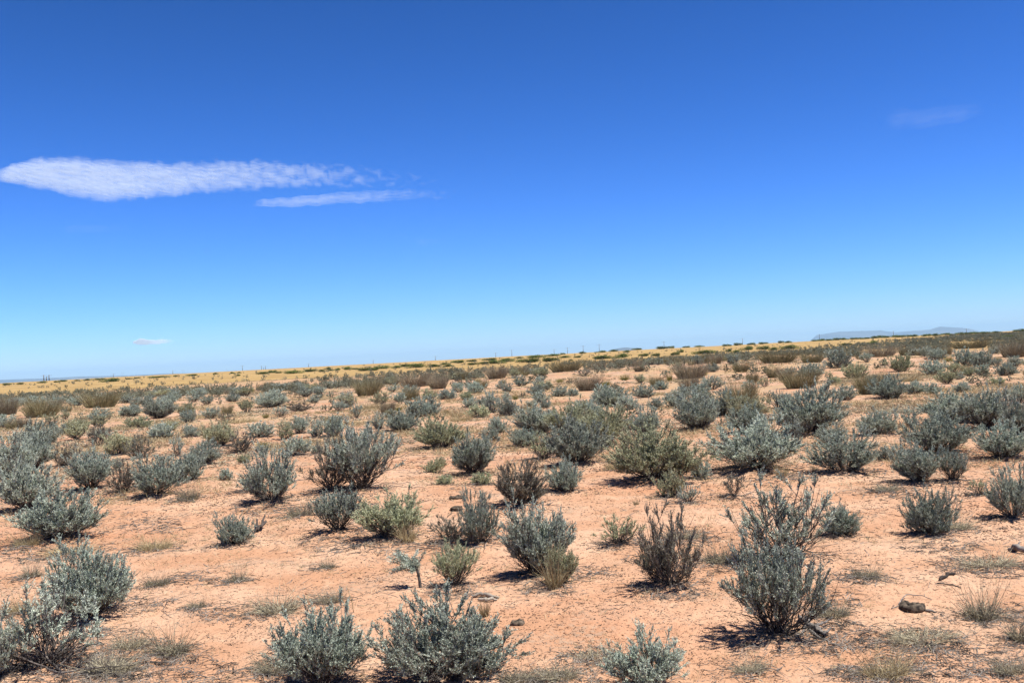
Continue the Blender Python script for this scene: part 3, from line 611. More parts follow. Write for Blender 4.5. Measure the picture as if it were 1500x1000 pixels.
for q in range(5):
    rg = np.random.default_rng(130+q); tr = MB(); cr = MB(); B_, D_, L_ = [], [], []
    for i in range(7):
        phi = rg.uniform(0, 6.28); rad = rg.uniform(0.05, 0.40); c = np.array([rad*math.cos(phi), rad*math.sin(phi), rg.uniform(.18, .62)*(1-rad)])
        tr.tube([np.zeros(3), c*np.array([.5, .5, .6]), c], [.022, .016, .008], 4)
        m_ = 190; u = rg.normal(size=(m_, 3)); u /= np.linalg.norm(u, axis=1)[:, None]; u *= (rg.uniform(0.2, 1, m_)**.5)[:, None]*np.array([.24, .24, .32])*rg.uniform(.75, 1.15)
        p = c+u; p[:, 2] = np.abs(p[:, 2]); B_.append(p); dd = rg.normal(size=(m_, 3)); D_.append(dd/np.linalg.norm(dd, axis=1)[:, None]); L_.append(rg.uniform(.05, .11, m_))
    cr.blades(np.concatenate(B_), np.concatenate(D_), np.concatenate(L_), 0.05, rg)
    MESQ_ME.append((tr.mesh('mesquite_trunk', M['stem']), cr.mesh('mesquite_crown', M['mesq'])))

# ---------------------------------------------------------------- place everything
rp = random.Random(8)
for it in ITEMS:
    if it['shape'] == 'sage' and it['w'] > 36 and 'X' not in it:
        X, Y = ground_at(it['x'], it['y']-0.06*min(it['w'], 1.4*it['h'])); W = it['w']/F*Y
        if Y < 20: MOUNDS.append((X, Y, .42*W, min(.055, .055*W)))
build_ground()
NAMES = {'sage': ('sagebrush', 'sagebrush', 'sagebrush shrubs of the desert floor'), 'broom': ('broom_bush', 'bush', 'dry broom-like bushes'),
         'snake': ('snakeweed', 'snakeweed', 'small yellow-green snakeweed domes'), 'mesquite': ('mesquite_bush', 'mesquite', 'dark green mesquite clumps on the plain'),
         'straw': ('grass_tuft', 'grass tuft', 'dry grass tufts'), 'mat': ('grass_tuft', 'grass tuft', 'dry grass tufts'), 'dense': ('grass_tuft', 'grass tuft', 'dry grass tufts')}
for it in ITEMS:
    sh = it['shape']; name, cat, grp = NAMES[sh]
    if 'X' in it: X, Y = it['X'], it['Y']; W, Ht = it['wid'], it['hgt']
    else:
        X, Y = ground_at(it['x'], it['y']-0.10*min(it['w'], 1.4*it['h'])*(0.6 if sh != 'mesquite' else 0)); D = float(np.array([X, Y, 0])@fwd)
        W = it['w']/F*D; Ht = (it['h']-0.03*it['w'])/F*D
        if sh == 'mesquite': Ht = it['h']/F*D
    it['W'] = W; it['P'] = (X, Y)
    Z = float(Hf(X, Y)); wy = min(W, 1.5*Ht) if sh != 'mesquite' else W*.7
    rot = rp.uniform(0, 6.28) if (W < 1.5*Ht or sh == 'mat') else rp.choice((0, math.pi))+rp.uniform(-.25, .25)
    if sh == 'mat': Ht *= 1.2
    if sh == 'mat' : wy = W*rp.uniform(.5, .8); rot = rp.uniform(-.3, .3)
    if sh == 'mesquite': rot = rp.choice((0, math.pi))+rp.uniform(-.3, .3)
    v = it['v']
    if sh == 'sage':
        big = it['w'] > 40; lod = 0 if big else (1 if it['w'] > 11 else 2)
        nv = len(SAGE[lod]); v = rp.randrange(nv) if v is None else v % nv
        if lod == 2 and it.get('X') is None: v = v % nv
        kids = [('stems', sage_meshes(lod, v, it['m'])[0]), ('foliage', sage_meshes(lod, v, it['m'])[1])]
    elif sh == 'mesquite':
        kids = list(zip(('trunk', 'crown'), rp.choice(MESQ_ME)))
    else:
        q = rp.randrange(3) if v is None else v % 3; shp = 'farbroom' if (sh == 'broom' and it['w'] < 16) else sh
        kids = [(None, one_mesh(shp, q, it['m']))]
    if kids[0][0] is None: root = link(name, kids[0][1], (X, Y, Z))
    else:
        root = link(name, None, (X, Y, Z))
        for nm, me in kids: link(nm, me, parent=root)
    root.rotation_euler.z = rot
    if sh == 'sage': W *= .93; wy *= .93; Ht *= .93
    root.scale = (W, wy, Ht)
    if sh == 'mesquite': root.scale = (W*1.05, wy, Ht*1.1)
    it['o'] = root; it['cat'] = cat
    tag(root, it['label'], cat, grp)

# ---------------------------------------------------------------- single things on the sand
def at(px, py, lift=0.0):
    x, y = ground_at(px, py); return np.array([x, y, float(Hf(x, y))+lift])
LM = []          # extra landmarks: x, y, words
# dwarf sage shaped like a small tree
def dwarf_tree():
    P = at(616, 861); D = P[1]; k = D/F; rg = np.random.default_rng(300)
    root = link('sagebrush', None, tuple(P)); st = MB(); fo = MB()
    tr = np.array([[0, 0, -.02], [-.004, 0, 10*k], [-.012, .01, 20*k], [-4.5*k, .01, 29*k], [-12*k, 0, 35*k]])
    st.tube(tr, [.014, .012, .011, .009, .006], 6); B_, D_, L_ = [], [], []
    for i in range(34):
        s = rg.uniform(.6, 1)*4; j = min(int(s), 3); a = tr[j]+(tr[j+1]-tr[j])*(s-j)
        ang = rg.uniform(0, 6.28); tip = np.array([(-20+28*math.cos(ang)*rg.uniform(.3, 1))*k, 20*math.sin(ang)*k, (36+rg.uniform(-7, 20)-6*abs(math.cos(ang)))*k]); mid = (a+tip)/2+np.array([0, 0, rg.uniform(-2, 3)*k])
        st.tube([a, mid, tip], [.005, .0035, .0015], 3)
        for t in np.linspace(.35, 1, 6):
            c = a+(tip-a)*t; m_ = 24; d = (tip-a)/np.linalg.norm(tip-a)+rg.normal(size=(m_, 3))*.6+np.array([0, 0, .3]); d /= np.linalg.norm(d, axis=1)[:, None]
            B_.append(c+rg.normal(size=(m_, 3))*.007); D_.append(d); L_.append(rg.uniform(.009, .019, m_))
    fo.blades(np.concatenate(B_), np.concatenate(D_), np.concatenate(L_), .0045, rg)
    link('trunk', st.mesh('dwarf_trunk', M['stem']), parent=root); link('crown', fo.mesh('dwarf_crown', M['sage']), parent=root)
    tag(root, 'dwarf tree-shaped sage with one bare leaning trunk and flat crown, foreground left of centre', 'sagebrush', 'sagebrush shrubs of the desert floor')
    LM.append((600, 861, 'dwarf tree-shaped sage'))
dwarf_tree()
def lump(name, px, py, w, h, mat_, label, cat, seed, holes=False):
    P = at(px, py); k = P[1]/F; rg = np.random.default_rng(seed); b = MB(); nu, nv = 28, 14
    u = np.linspace(0, 2*math.pi, nu, endpoint=False); v = np.linspace(0, math.pi, nv); U, V_ = np.meshgrid(u, v)
    d = np.stack([np.sin(V_)*np.cos(U), np.sin(V_)*np.sin(U), np.cos(V_)], -1)
    rn = 0.78+0.4*fbm(d[..., 0]*2+seed, d[..., 1]*2+d[..., 2]*3, seed, 3)+0.10*np.sin(9*d[..., 2]+3*d[..., 0])
    rn *= 1+.12*np.sign(np.sin(7*U+4*V_))*np.sin(V_)
    p = d*rn[..., None]*np.array([w/2*k, w*.4*k, h*.55*k]); p[..., 2] += h*.35*k
    if holes: p[..., 2] -= h*.85*k*np.exp(-((d[..., 0]-.1)**2+(d[..., 1]+.25)**2)/.16)*(d[..., 2] > -.1)
    if holes:      # a dried, sagging ring
        nu, nv = 40, 14; u = np.linspace(0, 2*math.pi, nu, endpoint=False); v = np.linspace(0, 2*math.pi, nv, endpoint=False); U, V_ = np.meshgrid(u, v)
        mr_ = .30*(1+.25*np.sin(U+seed)+.12*np.sin(3*U)); mi_ = .155*(1+.18*np.sin(2*U+seed)+.10*np.sin(5*U+2)+.9*(fbm(np.cos(U)*3+V_, np.sin(U)*3+9, seed, 3)-.5))
        p = np.stack([(mr_+mi_*np.cos(V_))*np.cos(U)*w*k*1.1, (mr_+mi_*np.cos(V_))*np.sin(U)*w*k*.9, (mi_*np.sin(V_)*1.6+.10)*h*k*1.5], -1)
        f = np.stack([a_ for a_ in ((np.arange(nv)[:, None]*nu+np.arange(nu)), (np.arange(nv)[:, None]*nu+(np.arange(nu)+1) % nu), (((np.arange(nv)+1) % nv)[:, None]*nu+(np.arange(nu)+1) % nu), (((np.arange(nv)+1) % nv)[:, None]*nu+np.arange(nu)))], -1).reshape(-1, 4); b.add(p, f)
    else:
        i = np.arange(nv-1)[:, None]; j = np.arange(nu)[None]; j2 = (j+1) % nu
        f = np.stack([i*nu+j, (i+1)*nu+j, (i+1)*nu+j2, i*nu+j2], -1).reshape(-1, 4); b.add(p, f)
    o = link(name, b.mesh(name, mat_, True), tuple(P)); o.rotation_euler.z = rg.uniform(-.4, .4)
    return tag(o, label, cat)
lump('dung', 1336, 893, 36, 18, M['dung'], 'biggest round dark dung lump, ringed by thin sticks, in the right foreground', 'dung', 3, True); LM.append((1336, 893, 'biggest round dung lump'))
lump('dung', 760, 914, 22, 12, M['dung'], 'dark flat dung lump right of the brown-gold grass tuft in the foreground', 'dung', 5, True); LM.append((760, 914, 'dung lump right of the brown-gold tuft'))
lump('dung', 668, 730, 22, 7, M['dung'], 'thin dark dung ring on sand in front of the vase-shaped sagebrush', 'dung', 7, True)
lump('dung', 669, 748, 19, 8, M['dung'], 'dark crumbly dung lump just in front of the thin dung ring', 'dung', 9)
def stick_bundle(name, spec, mat_, label, cat, n=5):
    b = MB(); pts = [at(p[0], p[1], 0) for s in spec for p in s]; O = pts[0].copy(); k = O[1]/F
    for s in spec:
        P = np.array([at(p[0], p[1])+np.array([0, 0, p[2]*k]) for p in s])-O
        t = np.linspace(0, len(P)-1, 4*(len(P)-1)+1); Q = np.stack([np.interp(t, range(len(P)), P[:, c]) for c in range(3)], 1); r = np.interp(t, range(len(P)), [p[3]*k for p in s])
        rg = np.random.default_rng(len(Q)+int(spec[0][0][0])); Q += rg.normal(size=Q.shape)*r[:, None]*.35; b.tube(Q, r*rg.uniform(.8, 1.2, len(r)), n, cap=True)
    return tag(link(name, b.mesh(name, mat_), tuple(O)), label, cat)
stick_bundle('dead_log', [[(1170, 910, 5, 2.5), (1182, 918, 7, 4.5), (1196, 928, 6, 5), (1208, 934, 5, 3), (1217, 930, 12, 1.4)], [(1192, 926, 6, 3), (1206, 922, 9, 1.8), (1220, 912, 9, .8)], [(1182, 920, 4, 2.4), (1176, 930, 2, 1.6), (1164, 938, 1, .8)], [(1186, 925, 2, 2.5), (1200, 936, 1.5, 2), (1214, 940, 1, 1)]],
             M['log'], 'twisted grey dead log lying at the right foot of the biggest right foreground sagebrush', 'log', 7); LM.append((1196, 932, 'twisted grey log'))
stick_bundle('dead_log', [[(1478, 806, 3, 3), (1488, 808, 5, 4.5), (1506, 812, 4, 4)], [(1486, 808, 5, 2), (1494, 804, 9, 1)]], M['deadwood'], 'short dark log lying at the right edge, behind the pale grass clumps', 'log', 6)
stick_bundle('driftwood', [[(692, 874, 2, 1.6), (704, 873, 4, 2.8), (718, 874, 4, 2.6), (732, 876, 2, 1.2)], [(700, 880, 2, 2), (714, 882, 4, 3), (728, 880, 2, 1.5)]], M['greylitter'], 'pale bleached piece of dead wood behind the brown-gold grass tuft', 'driftwood', 6)
stick_bundle('dead_stub', [[(372, 782, 1, 2), (382, 776, 6, 3), (390, 772, 10, 2)], [(378, 780, 3, 2), (376, 768, 9, 1.4)], [(383, 778, 6, 2.2), (388, 766, 12, 1.2)], [(372, 783, 1, 1), (364, 778, 6, .8)]], M['litter'], 'small black dead stub with prongs right of the small round sage at left', 'stub')
stick_bundle('stick', [[(1262, 986, .6, 1.0), (1290, 984, 2, 1.3), (1318, 986, 1, 1.0)]], M['greylitter'], 'pale straight stick on the bottom edge between the big sagebrush and the straw mat', 'stick')
stick_bundle('stick', [[(1316, 886, 1, .8), (1328, 876, 6, .9), (1352, 876, 5, .8), (1366, 880, 1, .5)], [(1354, 894, 1, 2.2), (1364, 897, 2, 2.0), (1372, 898, 1, 1)], [(1306, 892, 1, .8), (1318, 888, 2, .8)]], M['deadwood'], 'thin curved sticks ringing the biggest round dung lump', 'stick')
stick_bundle('stick', [[(1376, 850, 1, 2.2), (1388, 846, 3, 2.8), (1400, 844, 2, 2)], [(1372, 856, 1, 1), (1396, 858, 1.5, 1.2), (1408, 862, 1, .8)]], M['litter'], 'dark broken stick on sand behind the biggest round dung lump', 'stick')
stick_bundle('dry_stalk', [[(326, 0+896, 0, .5), (324, 896, 22, .5), (306, 896, 45, .35)]] if False else [[(518, 898, 0, .6), (516, 898, 18, .5), (509, 898, 40, .35)]], M['straw'], 'single thin pale stalk standing right of the long grey-straw grass mat', 'stalk')
stick_bundle('dead_branch', [[(90, 0+990, 2, 2), (60, 985, 20, 2), (20, 975, 46, 1.4)], [(80, 990, 2, 2), (110, 984, 22, 1.4), (150, 975, 34, .8)], [(85, 992, 2, 2), (120, 992, 10, 1.2), (170, 990, 14, .8), (200, 985, 10, .5)], [(85, 992, 2, 2), (60, 995, 14, 1.4), (25, 998, 30, 1)]], M['stem'],
             'dark bare dead branches splayed at the foot of the fan-shaped bottom left sagebrush', 'branch')

# utility poles beyond the plain
def pole_meshes(kind, thick):
    b = MB(); parts = []
    if kind == 'H':
        for s in (-1, 1): q = MB(); q.tube([[s*.18, 0, 0], [s*.18, 0, 1]], [thick, thick*.7], 8, cap=True); parts.append(('pole', q.mesh('pole', M['polewood'])))
        q = MB(); q.tube([[-.32, 0, .88], [.32, 0, .88]], [thick*.7]*2, 6, cap=True); parts.append(('crossarm', q.mesh('crossarm', M['polewood'])))
        q = MB(); [q.tube([[x, 0, .87], [x, 0, .81]], [thick*.5]*2, 6, cap=True) for x in (-.3, 0, .3)]; parts.append(('insulator', q.mesh('insulator', M['ceramic'])))
    else:
        q = MB(); q.tube([[0, 0, 0], [0, 0, 1]], [thick, thick*.7], 8, cap=True); parts.append(('pole', q.mesh('pole', M['polewood'])))
        q = MB(); q.tube([[-.13, .0, .92], [.13, .0, .92]], [thick*.45]*2, 6, cap=True); parts.append(('crossarm', q.mesh('crossarm', M['polewood'])))
        for x in (-.12, .12, 0.04): q = MB(); q.tube([[x, 0, .925], [x, 0, .955]], [thick*.3]*2, 6, cap=True); parts.append(('insulator', q.mesh('insulator', M['ceramic'])))
    return parts
PM = {'P': pole_meshes('P', .0115), 'T': pole_meshes('P', .024), 'H': pole_meshes('H', .007)}
POLES = [(64, 550, 'T', 'thick dark pole on the left horizon, left one of three standing close together', 'three thick poles on the left horizon'), (68, 552.5, 'T', 'thick dark pole on the left horizon, shortest and middle one of three', None), (71.7, 550, 'T', 'thick dark pole on the left horizon, right one of three standing close together', None),
 (166, 548, 'P', 'thin pole just left of the first faint double pole on the left horizon', None), (180, 546, 'H', 'faint double pole nearest the three thick poles', None), (253, 543, 'P', 'thin pole left of the second double pole, under the small white cloud', None), (268, 542, 'H', 'faint double pole under the small white cloud', 'double pole under the small cloud'),
 (332, 541, 'H', 'faint double pole between the small cloud and the row of three thin poles', None), (355, 536, 'P', 'tallest thin pole left of the row of three thin poles', 'lone pole left of three thin poles'), (383, 536.5, 'P', 'left one of three thin poles in a tight row', None), (386, 539, 'P', 'middle and shortest one of three thin poles in a tight row', None), (388.7, 536.5, 'P', 'right one of three thin poles in a tight row', 'three thin poles'),
 (452, 533, 'P', 'lone thin pole between the three thin poles and the far blue hill', None), (546.5, 528, 'P', 'thin pole rising over the small far blue hill', 'pole over the small blue hill'), (637.5, 522, 'P', 'thin pole right of the small far blue hill, above dark mesquite', 'pole right of the small blue hill'),
 (726, 517, 'P', 'short thin pole just left of the tall one above the longest mesquite row', None), (749.5, 513, 'P', 'tall thin pole above the longest mesquite row, near the middle', 'tall pole near the middle'), (811.5, 512, 'P', 'short pole farthest left in the row of four before the blue mesa', None), (831, 509.5, 'P', 'second pole of the row of four, between the short one and the crossed one', None),
 (854, 506.5, 'P', 'third pole of the row of four, with a clear crossarm', None), (877.5, 504.5, 'P', 'tallest pole of the row of four, nearest the blue mesa', 'tallest pole left of the blue mesa'), (972.5, 500.5, 'P', 'lone thin pole right of the blue mesa', 'pole right of the blue mesa'), (1087.5, 496, 'P', 'lone thin pole behind a round mesquite left of the mountains', 'pole left of the mountains'),
 (1200, 490, 'P', 'thin pole at the left end of the blue mountains', 'pole at the left end of the mountains'), (1308.5, 485.5, 'P', 'thin pole in front of the middle of the blue mountains', 'pole before the middle of the mountains'), (1415.5, 482, 'P', 'thin pole under the right shoulder of the highest blue mountain', 'pole under the highest mountain')]
for px, ty, kd, lab, sh in POLES:
    d = ray(px, ty); hd = math.hypot(d[0], d[1]); D = 680.0; x, y = d[0]/hd*D, d[1]/hd*D; zt = EYE+d[2]/hd*D+0.4; z0 = float(H(x, y))-.3
    r = link('utility_pole', None, (x, y, z0)); Hp = zt-z0; r.scale = (Hp, Hp, Hp)
    if kd in 'PT': r.scale = (13, 13, Hp)
    r.rotation_euler.z = -math.atan2(x, y)+0.35
    for nm, me in PM[kd]: link(nm, me, parent=r)
    tag(r, lab, 'utility pole', 'utility poles along the horizon')
    if sh: LM.append((px, hor(px), sh))

# ---------------------------------------------------------------- stuff: far sage mass, sparse grass, litter
def rotz(a): c, s = math.cos(a), math.sin(a); return np.array([[c, -s, 0], [s, c, 0], [0, 0, 1.]])
def merged(pairs, places):
    b = MB()
    for (X, Y, W, Ht, k) in places:
        m_ = rotz(rs.uniform(0, 6.28))@np.diag([W, W*.9, Ht]); t = np.array([X, Y, float(H(X, Y))])
        for src, mi in pairs[k]:
            v = np.concatenate(src.v)@m_.T+t; off = b.n; b.v.append(v); b.n += len(v)
            for f, _ in src.f: b.f.append((f+off, mi))
    return b
D3 = dict(nbranch=2, ntwig=3, leaves=7, leaf_len=0.16, leaf_w=0.065, stem_r=0.03)
SAGE[3] = []
for q in range(4): 
    rng = np.random.default_rng(140+q); st, fo = stemset(rng, nmain=10, spread=1.25, foliage_from=.05, lod=2, nclump=5, **D3)
    V = np.concatenate(fo.v); s = np.array([.5/np.percentile(np.abs(V[:, 0]), 97), .5/np.percentile(np.abs(V[:, 0]), 97), 1/np.percentile(V[:, 2], 98)])
    for b in (st, fo): b.v = [v*s for v in b.v]
    SAGE[3].append((st, fo))
pairs = [[(st, 0), (fo, 1)] for st, fo in SAGE[3]+SAGE[2]+SAGE[1][:4]]
b = merged(pairs, [(d['X'], d['Y'], d['wid'], d['hgt'], rs.integers(4)+(9 if d['w'] > 55 else 4 if d['w'] > 14 else 0)) for d in far_stuff])
tag(link('far_sagebrush', b.mesh('far_sagebrush', [M['stem'], M['sagefar']])), 'grey-green mass of far sagebrush below the yellow plain', 'sagebrush', kind='stuff')

def scatter_blades(name, n, rmin, rmax, dens_fn, L_, w, mats, label, cat, up=0.6, per=8, seed=1):
    rg = np.random.default_rng(seed); r = rmin*(rmax/rmin)**rg.uniform(0, 1, n)**0.9; a = rg.uniform(-.68, .68, n); x = r*np.sin(a); y = r*np.cos(a)
    k = rg.uniform(size=n) < dens_fn(x, y, r); x, y, r = x[k], y[k], r[k]; m_ = len(x)
    P = np.stack([x, y, Hf(x, y)-.004], 1); P = np.repeat(P, per, 0)+rg.normal(size=(m_*per, 3))*np.array([.02, .02, 0])*np.repeat(np.sqrt(r/8), per)[:, None]
    d = rg.normal(size=(m_*per, 3)); d[:, 2] = np.abs(d[:, 2])*up+up*.6; d /= np.linalg.norm(d, axis=1)[:, None]
    b = MB(); sc = np.repeat(np.clip(r/9, .8, 5), per); b.blades(P, d, rg.uniform(.4, 1, m_*per)*L_*np.clip(sc, 1, 2.0), w*sc, rg, bend=.1)
    tag(link(name, b.mesh(name, mats)), label, cat, kind='stuff'); print(name, m_)
scatter_blades('dry_grass', 165000, 5, 150, lambda x, y, r: np.clip(sstep(.46, .66, fbm(x/2.3, y/2.3, 41, 4))*sstep(6, 30, r)*1.0+0.02, 0, 1), .085, .0035, M['straw'], 'sparse dry straw grass scattered over the sand', 'grass', per=7, seed=2)
scatter_blades('low_grey_growth', 165000, 7, 120, lambda x, y, r: np.clip(sstep(.5, .68, fbm(x/3+9, y/3, 43, 4))*sstep(9, 30, r), 0, 1), .055, .006, M['greystraw'], 'low grey-brown dead growth between the shrubs', 'grass', per=6, up=.35, seed=3)
def litter(name, n, material, Lr, rad, seed, label, near_frac, rmax=34, thick=1.0):
    rg = np.random.default_rng(seed); n1 = int(n*near_frac)
    nb_ = [(i['P'], i['W'], i['w']) for i in ITEMS if i['w'] > 22 and i['P'][1] < 26 and i['shape'] in ('sage', 'mat', 'dense')]
    wt = np.array([q[2] for q in nb_], float)**1.0; idx = rg.choice(len(nb_), n1, p=wt/wt.sum())
    c = np.array([nb_[i][0] for i in idx]); W = np.array([nb_[i][1] for i in idx]); ph = rg.uniform(0, 6.28, n1); q = np.abs(rg.normal(size=n1))*.5*W+.12*W
    x = c[:, 0]+q*np.cos(ph)-.05; y = c[:, 1]+q*np.sin(ph)
    n2 = n-n1; r = 4*(rmax/4)**rg.uniform(0, 1, n2*3); a = rg.uniform(-.68, .68, n2*3); x2 = r*np.sin(a); y2 = r*np.cos(a)
    kk = rg.uniform(size=len(x2)) < .10+.9*sstep(.48, .66, fbm(x2/.8, y2/.8, seed, 4)); x2, y2 = x2[kk][:n2], y2[kk][:n2]
    x = np.concatenate([x, x2]); y = np.concatenate([y, y2]); m_ = len(x); z = Hf(x, y); d_ = np.hypot(x, y)
    L_ = Lr*rg.lognormal(0, .6, m_)*np.clip(d_/9, .7, 2); rr_ = rad*rg.uniform(.5, 1.4, m_)*np.clip(d_/8, .7, 3)*thick; ph = rg.uniform(0, 6.28, m_); tl = rg.normal(size=m_)*.15
    d = np.stack([np.cos(ph), np.sin(ph), tl], 1); s = np.stack([-np.sin(ph), np.cos(ph), 0*ph], 1); u = np.array([[0, 0, 1.]])
    c0 = np.stack([x, y, z+rr_*.7], 1); bow = s*(rg.normal(size=m_)*.18*L_)[:, None]; V = []
    for e, tp in ((-.5, .6), (0., 1.), (.5, .4)):
        cc = c0+d*(L_*e)[:, None]+(bow if e == 0 else 0)
        for th in (0.5, 2.6, 4.7): V.append(cc+(s*math.cos(th)+u*math.sin(th))*(rr_*tp)[:, None])
    V = np.stack(V, 1); o = (np.arange(m_)*9)[:, None]; b = MB(); b.add(V, np.zeros((0, 4), int)); b.f = []
    for k in (0, 3):
        for t in range(3): b.f.append((o+np.array([k+t, k+(t+1) % 3, k+3+(t+1) % 3, k+3+t])[None], 0))
    b.f.append((o+np.array([[0, 2, 1]]), 0)); b.f.append((o+np.array([[6, 7, 8]]), 0))
    tag(link(name, b.mesh(name, material)), label, 'plant litter', kind='stuff')
litter('dark_litter', 80000, M['litter'], .013, .0026, 51, 'dark twig crumbs scattered on the sand', .45)
litter('dead_twigs', 9000, M['deadwood'], .085, .0024, 53, 'thin grey dead twigs lying round the shrubs', .7, 22)
litter('pale_litter', 18000, M['greylitter'], .05, .002, 55, 'pale dry stems lying on the sand', .5, 22)
def tangle(n_scale=1.0):
    rg = np.random.default_rng(71); pat = [(150, 962, 110, 40), (230, 985, 120, 26), (100, 985, 100, 22), (420, 978, 60, 26), (395, 745, 50, 10), (225, 768, 50, 10), (1240, 930, 60, 20), (1210, 885, 60, 20), (1050, 830, 48, 16), (1262, 850, 44, 13),
        (1345, 935, 75, 14), (1445, 830, 75, 16), (1400, 962, 110, 24), (1290, 982, 80, 18), (662, 800, 40, 16), (1010, 790, 50, 10), (880, 966, 70, 16), (820, 990, 60, 12), (570, 803, 60, 10), (490, 798, 50, 10), (1150, 703, 50, 8), (1310, 722, 50, 8),
        (1165, 942, 90, 16), (985, 874, 50, 10), (800, 868, 50, 8), (660, 872, 40, 10), (540, 750, 60, 10), (940, 820, 30, 8), (60, 812, 70, 12), (300, 850, 60, 12), (200, 890, 60, 14), (330, 905, 60, 14), (700, 790, 40, 8), (1380, 800, 60, 12), (1480, 900, 50, 20), (860, 840, 50, 10)]
    P0 = []; 
    for (a, b_, ra, rb) in pat:
        for q in range(int(ra*rb*.15*n_scale)+20):
            th = rg.uniform(0, 6.28); rr_ = math.sqrt(rg.uniform(0, 1)); py_ = b_+rb*rr_*math.sin(th); px_ = a+ra*rr_*math.cos(th)
            d = ray(px_, py_); t = -EYE/d[2]; P0.append(d[:2]*t)
    for it in ITEMS:
        if it['shape'] in ('sage', 'mat', 'dense') and it['w'] > 24 and it['P'][1] < 16:
            for q in range(int(it['w']*.7)): th = rg.uniform(0, 6.28); r_ = it['W']*rg.uniform(.15, .72); P0.append((it['P'][0]+r_*math.cos(th), it['P'][1]+r_*math.sin(th)))
    P0 = np.array(P0); n = len(P0); K = 6; ph = rg.uniform(0, 6.28, n); el = rg.uniform(0, .45, n); L_ = rg.uniform(.05, .24, n)*np.clip(P0[:, 1]/8, .8, 1.3); rad = rg.uniform(.0014, .0036, n)*np.clip(P0[:, 1]/7, .9, 1.8)
    z0 = Hf(P0[:, 0], P0[:, 1]); p = np.stack([P0[:, 0], P0[:, 1], z0+.003], 1); V = []; turn = rg.normal(size=n)*.35
    for k in range(K):
        s_ = np.stack([-np.sin(ph), np.cos(ph), 0*ph], 1); u = np.array([[0, 0, 1.]]); tp = (1-.75*k/(K-1))
        for th in (0.5, 2.6, 4.7): V.append(p+(s_*math.cos(th)+u*math.sin(th))*(rad*tp)[:, None])
        p = p+np.stack([np.cos(ph)*np.cos(el), np.sin(ph)*np.cos(el), np.sin(el)], 1)*(L_/(K-1))[:, None]; ph = ph+turn+rg.normal(size=n)*.3; el = el-.22
    V = np.stack(V, 1); o = (np.arange(n)*3*K)[:, None]; b = MB(); b.add(V, np.zeros((0, 4), int)); b.f = []
    for k in range(K-1):
        for t in range(3): b.f.append((o+np.array([3*k+t, 3*k+(t+1) % 3, 3*k+3+(t+1) % 3, 3*k+3+t])[None], 0))
    tag(link('fallen_twigs', b.mesh('fallen_twigs', M['greytwig'])), 'grey curled fallen twigs matted on the sand', 'plant litter', kind='stuff'); print('tangle', n)
tangle()
# small clods and pebbles of the same sand
def clods(n=16000):
    rg = np.random.default_rng(61); r = 4*(45/4)**rg.uniform(0, 1, n); a = rg.uniform(-.68, .68, n); x = r*np.sin(a); y = r*np.cos(a)
    s = rg.lognormal(-5.2, .45, n)*np.clip(r/9, .7, 2.5); V0 = np.array([[1, 0, 0], [0, 1, 0], [-1, 0, 0], [0, -1, 0], [0, 0, .8], [0, 0, -.5]], float)
    J = 1+.35*rg.normal(size=(n, 6, 1)); V = V0[None]*J*s[:, None, None]+np.stack([x, y, Hf(x, y)], 1)[:, None]
    b = MB(); F_ = np.array([[0, 1, 4], [1, 2, 4], [2, 3, 4], [3, 0, 4], [1, 0, 5], [2, 1, 5], [3, 2, 5], [0, 3, 5]])
    b.add(V, (np.arange(n)*6)[:, None, None].repeat(8, 1).reshape(-1, 1)+np.tile(F_, (n, 1)))
    tag(link('sand_clods', b.mesh('sand_clods', M['ground'])), 'small clods of orange sand', 'clods', kind='stuff')
clods()

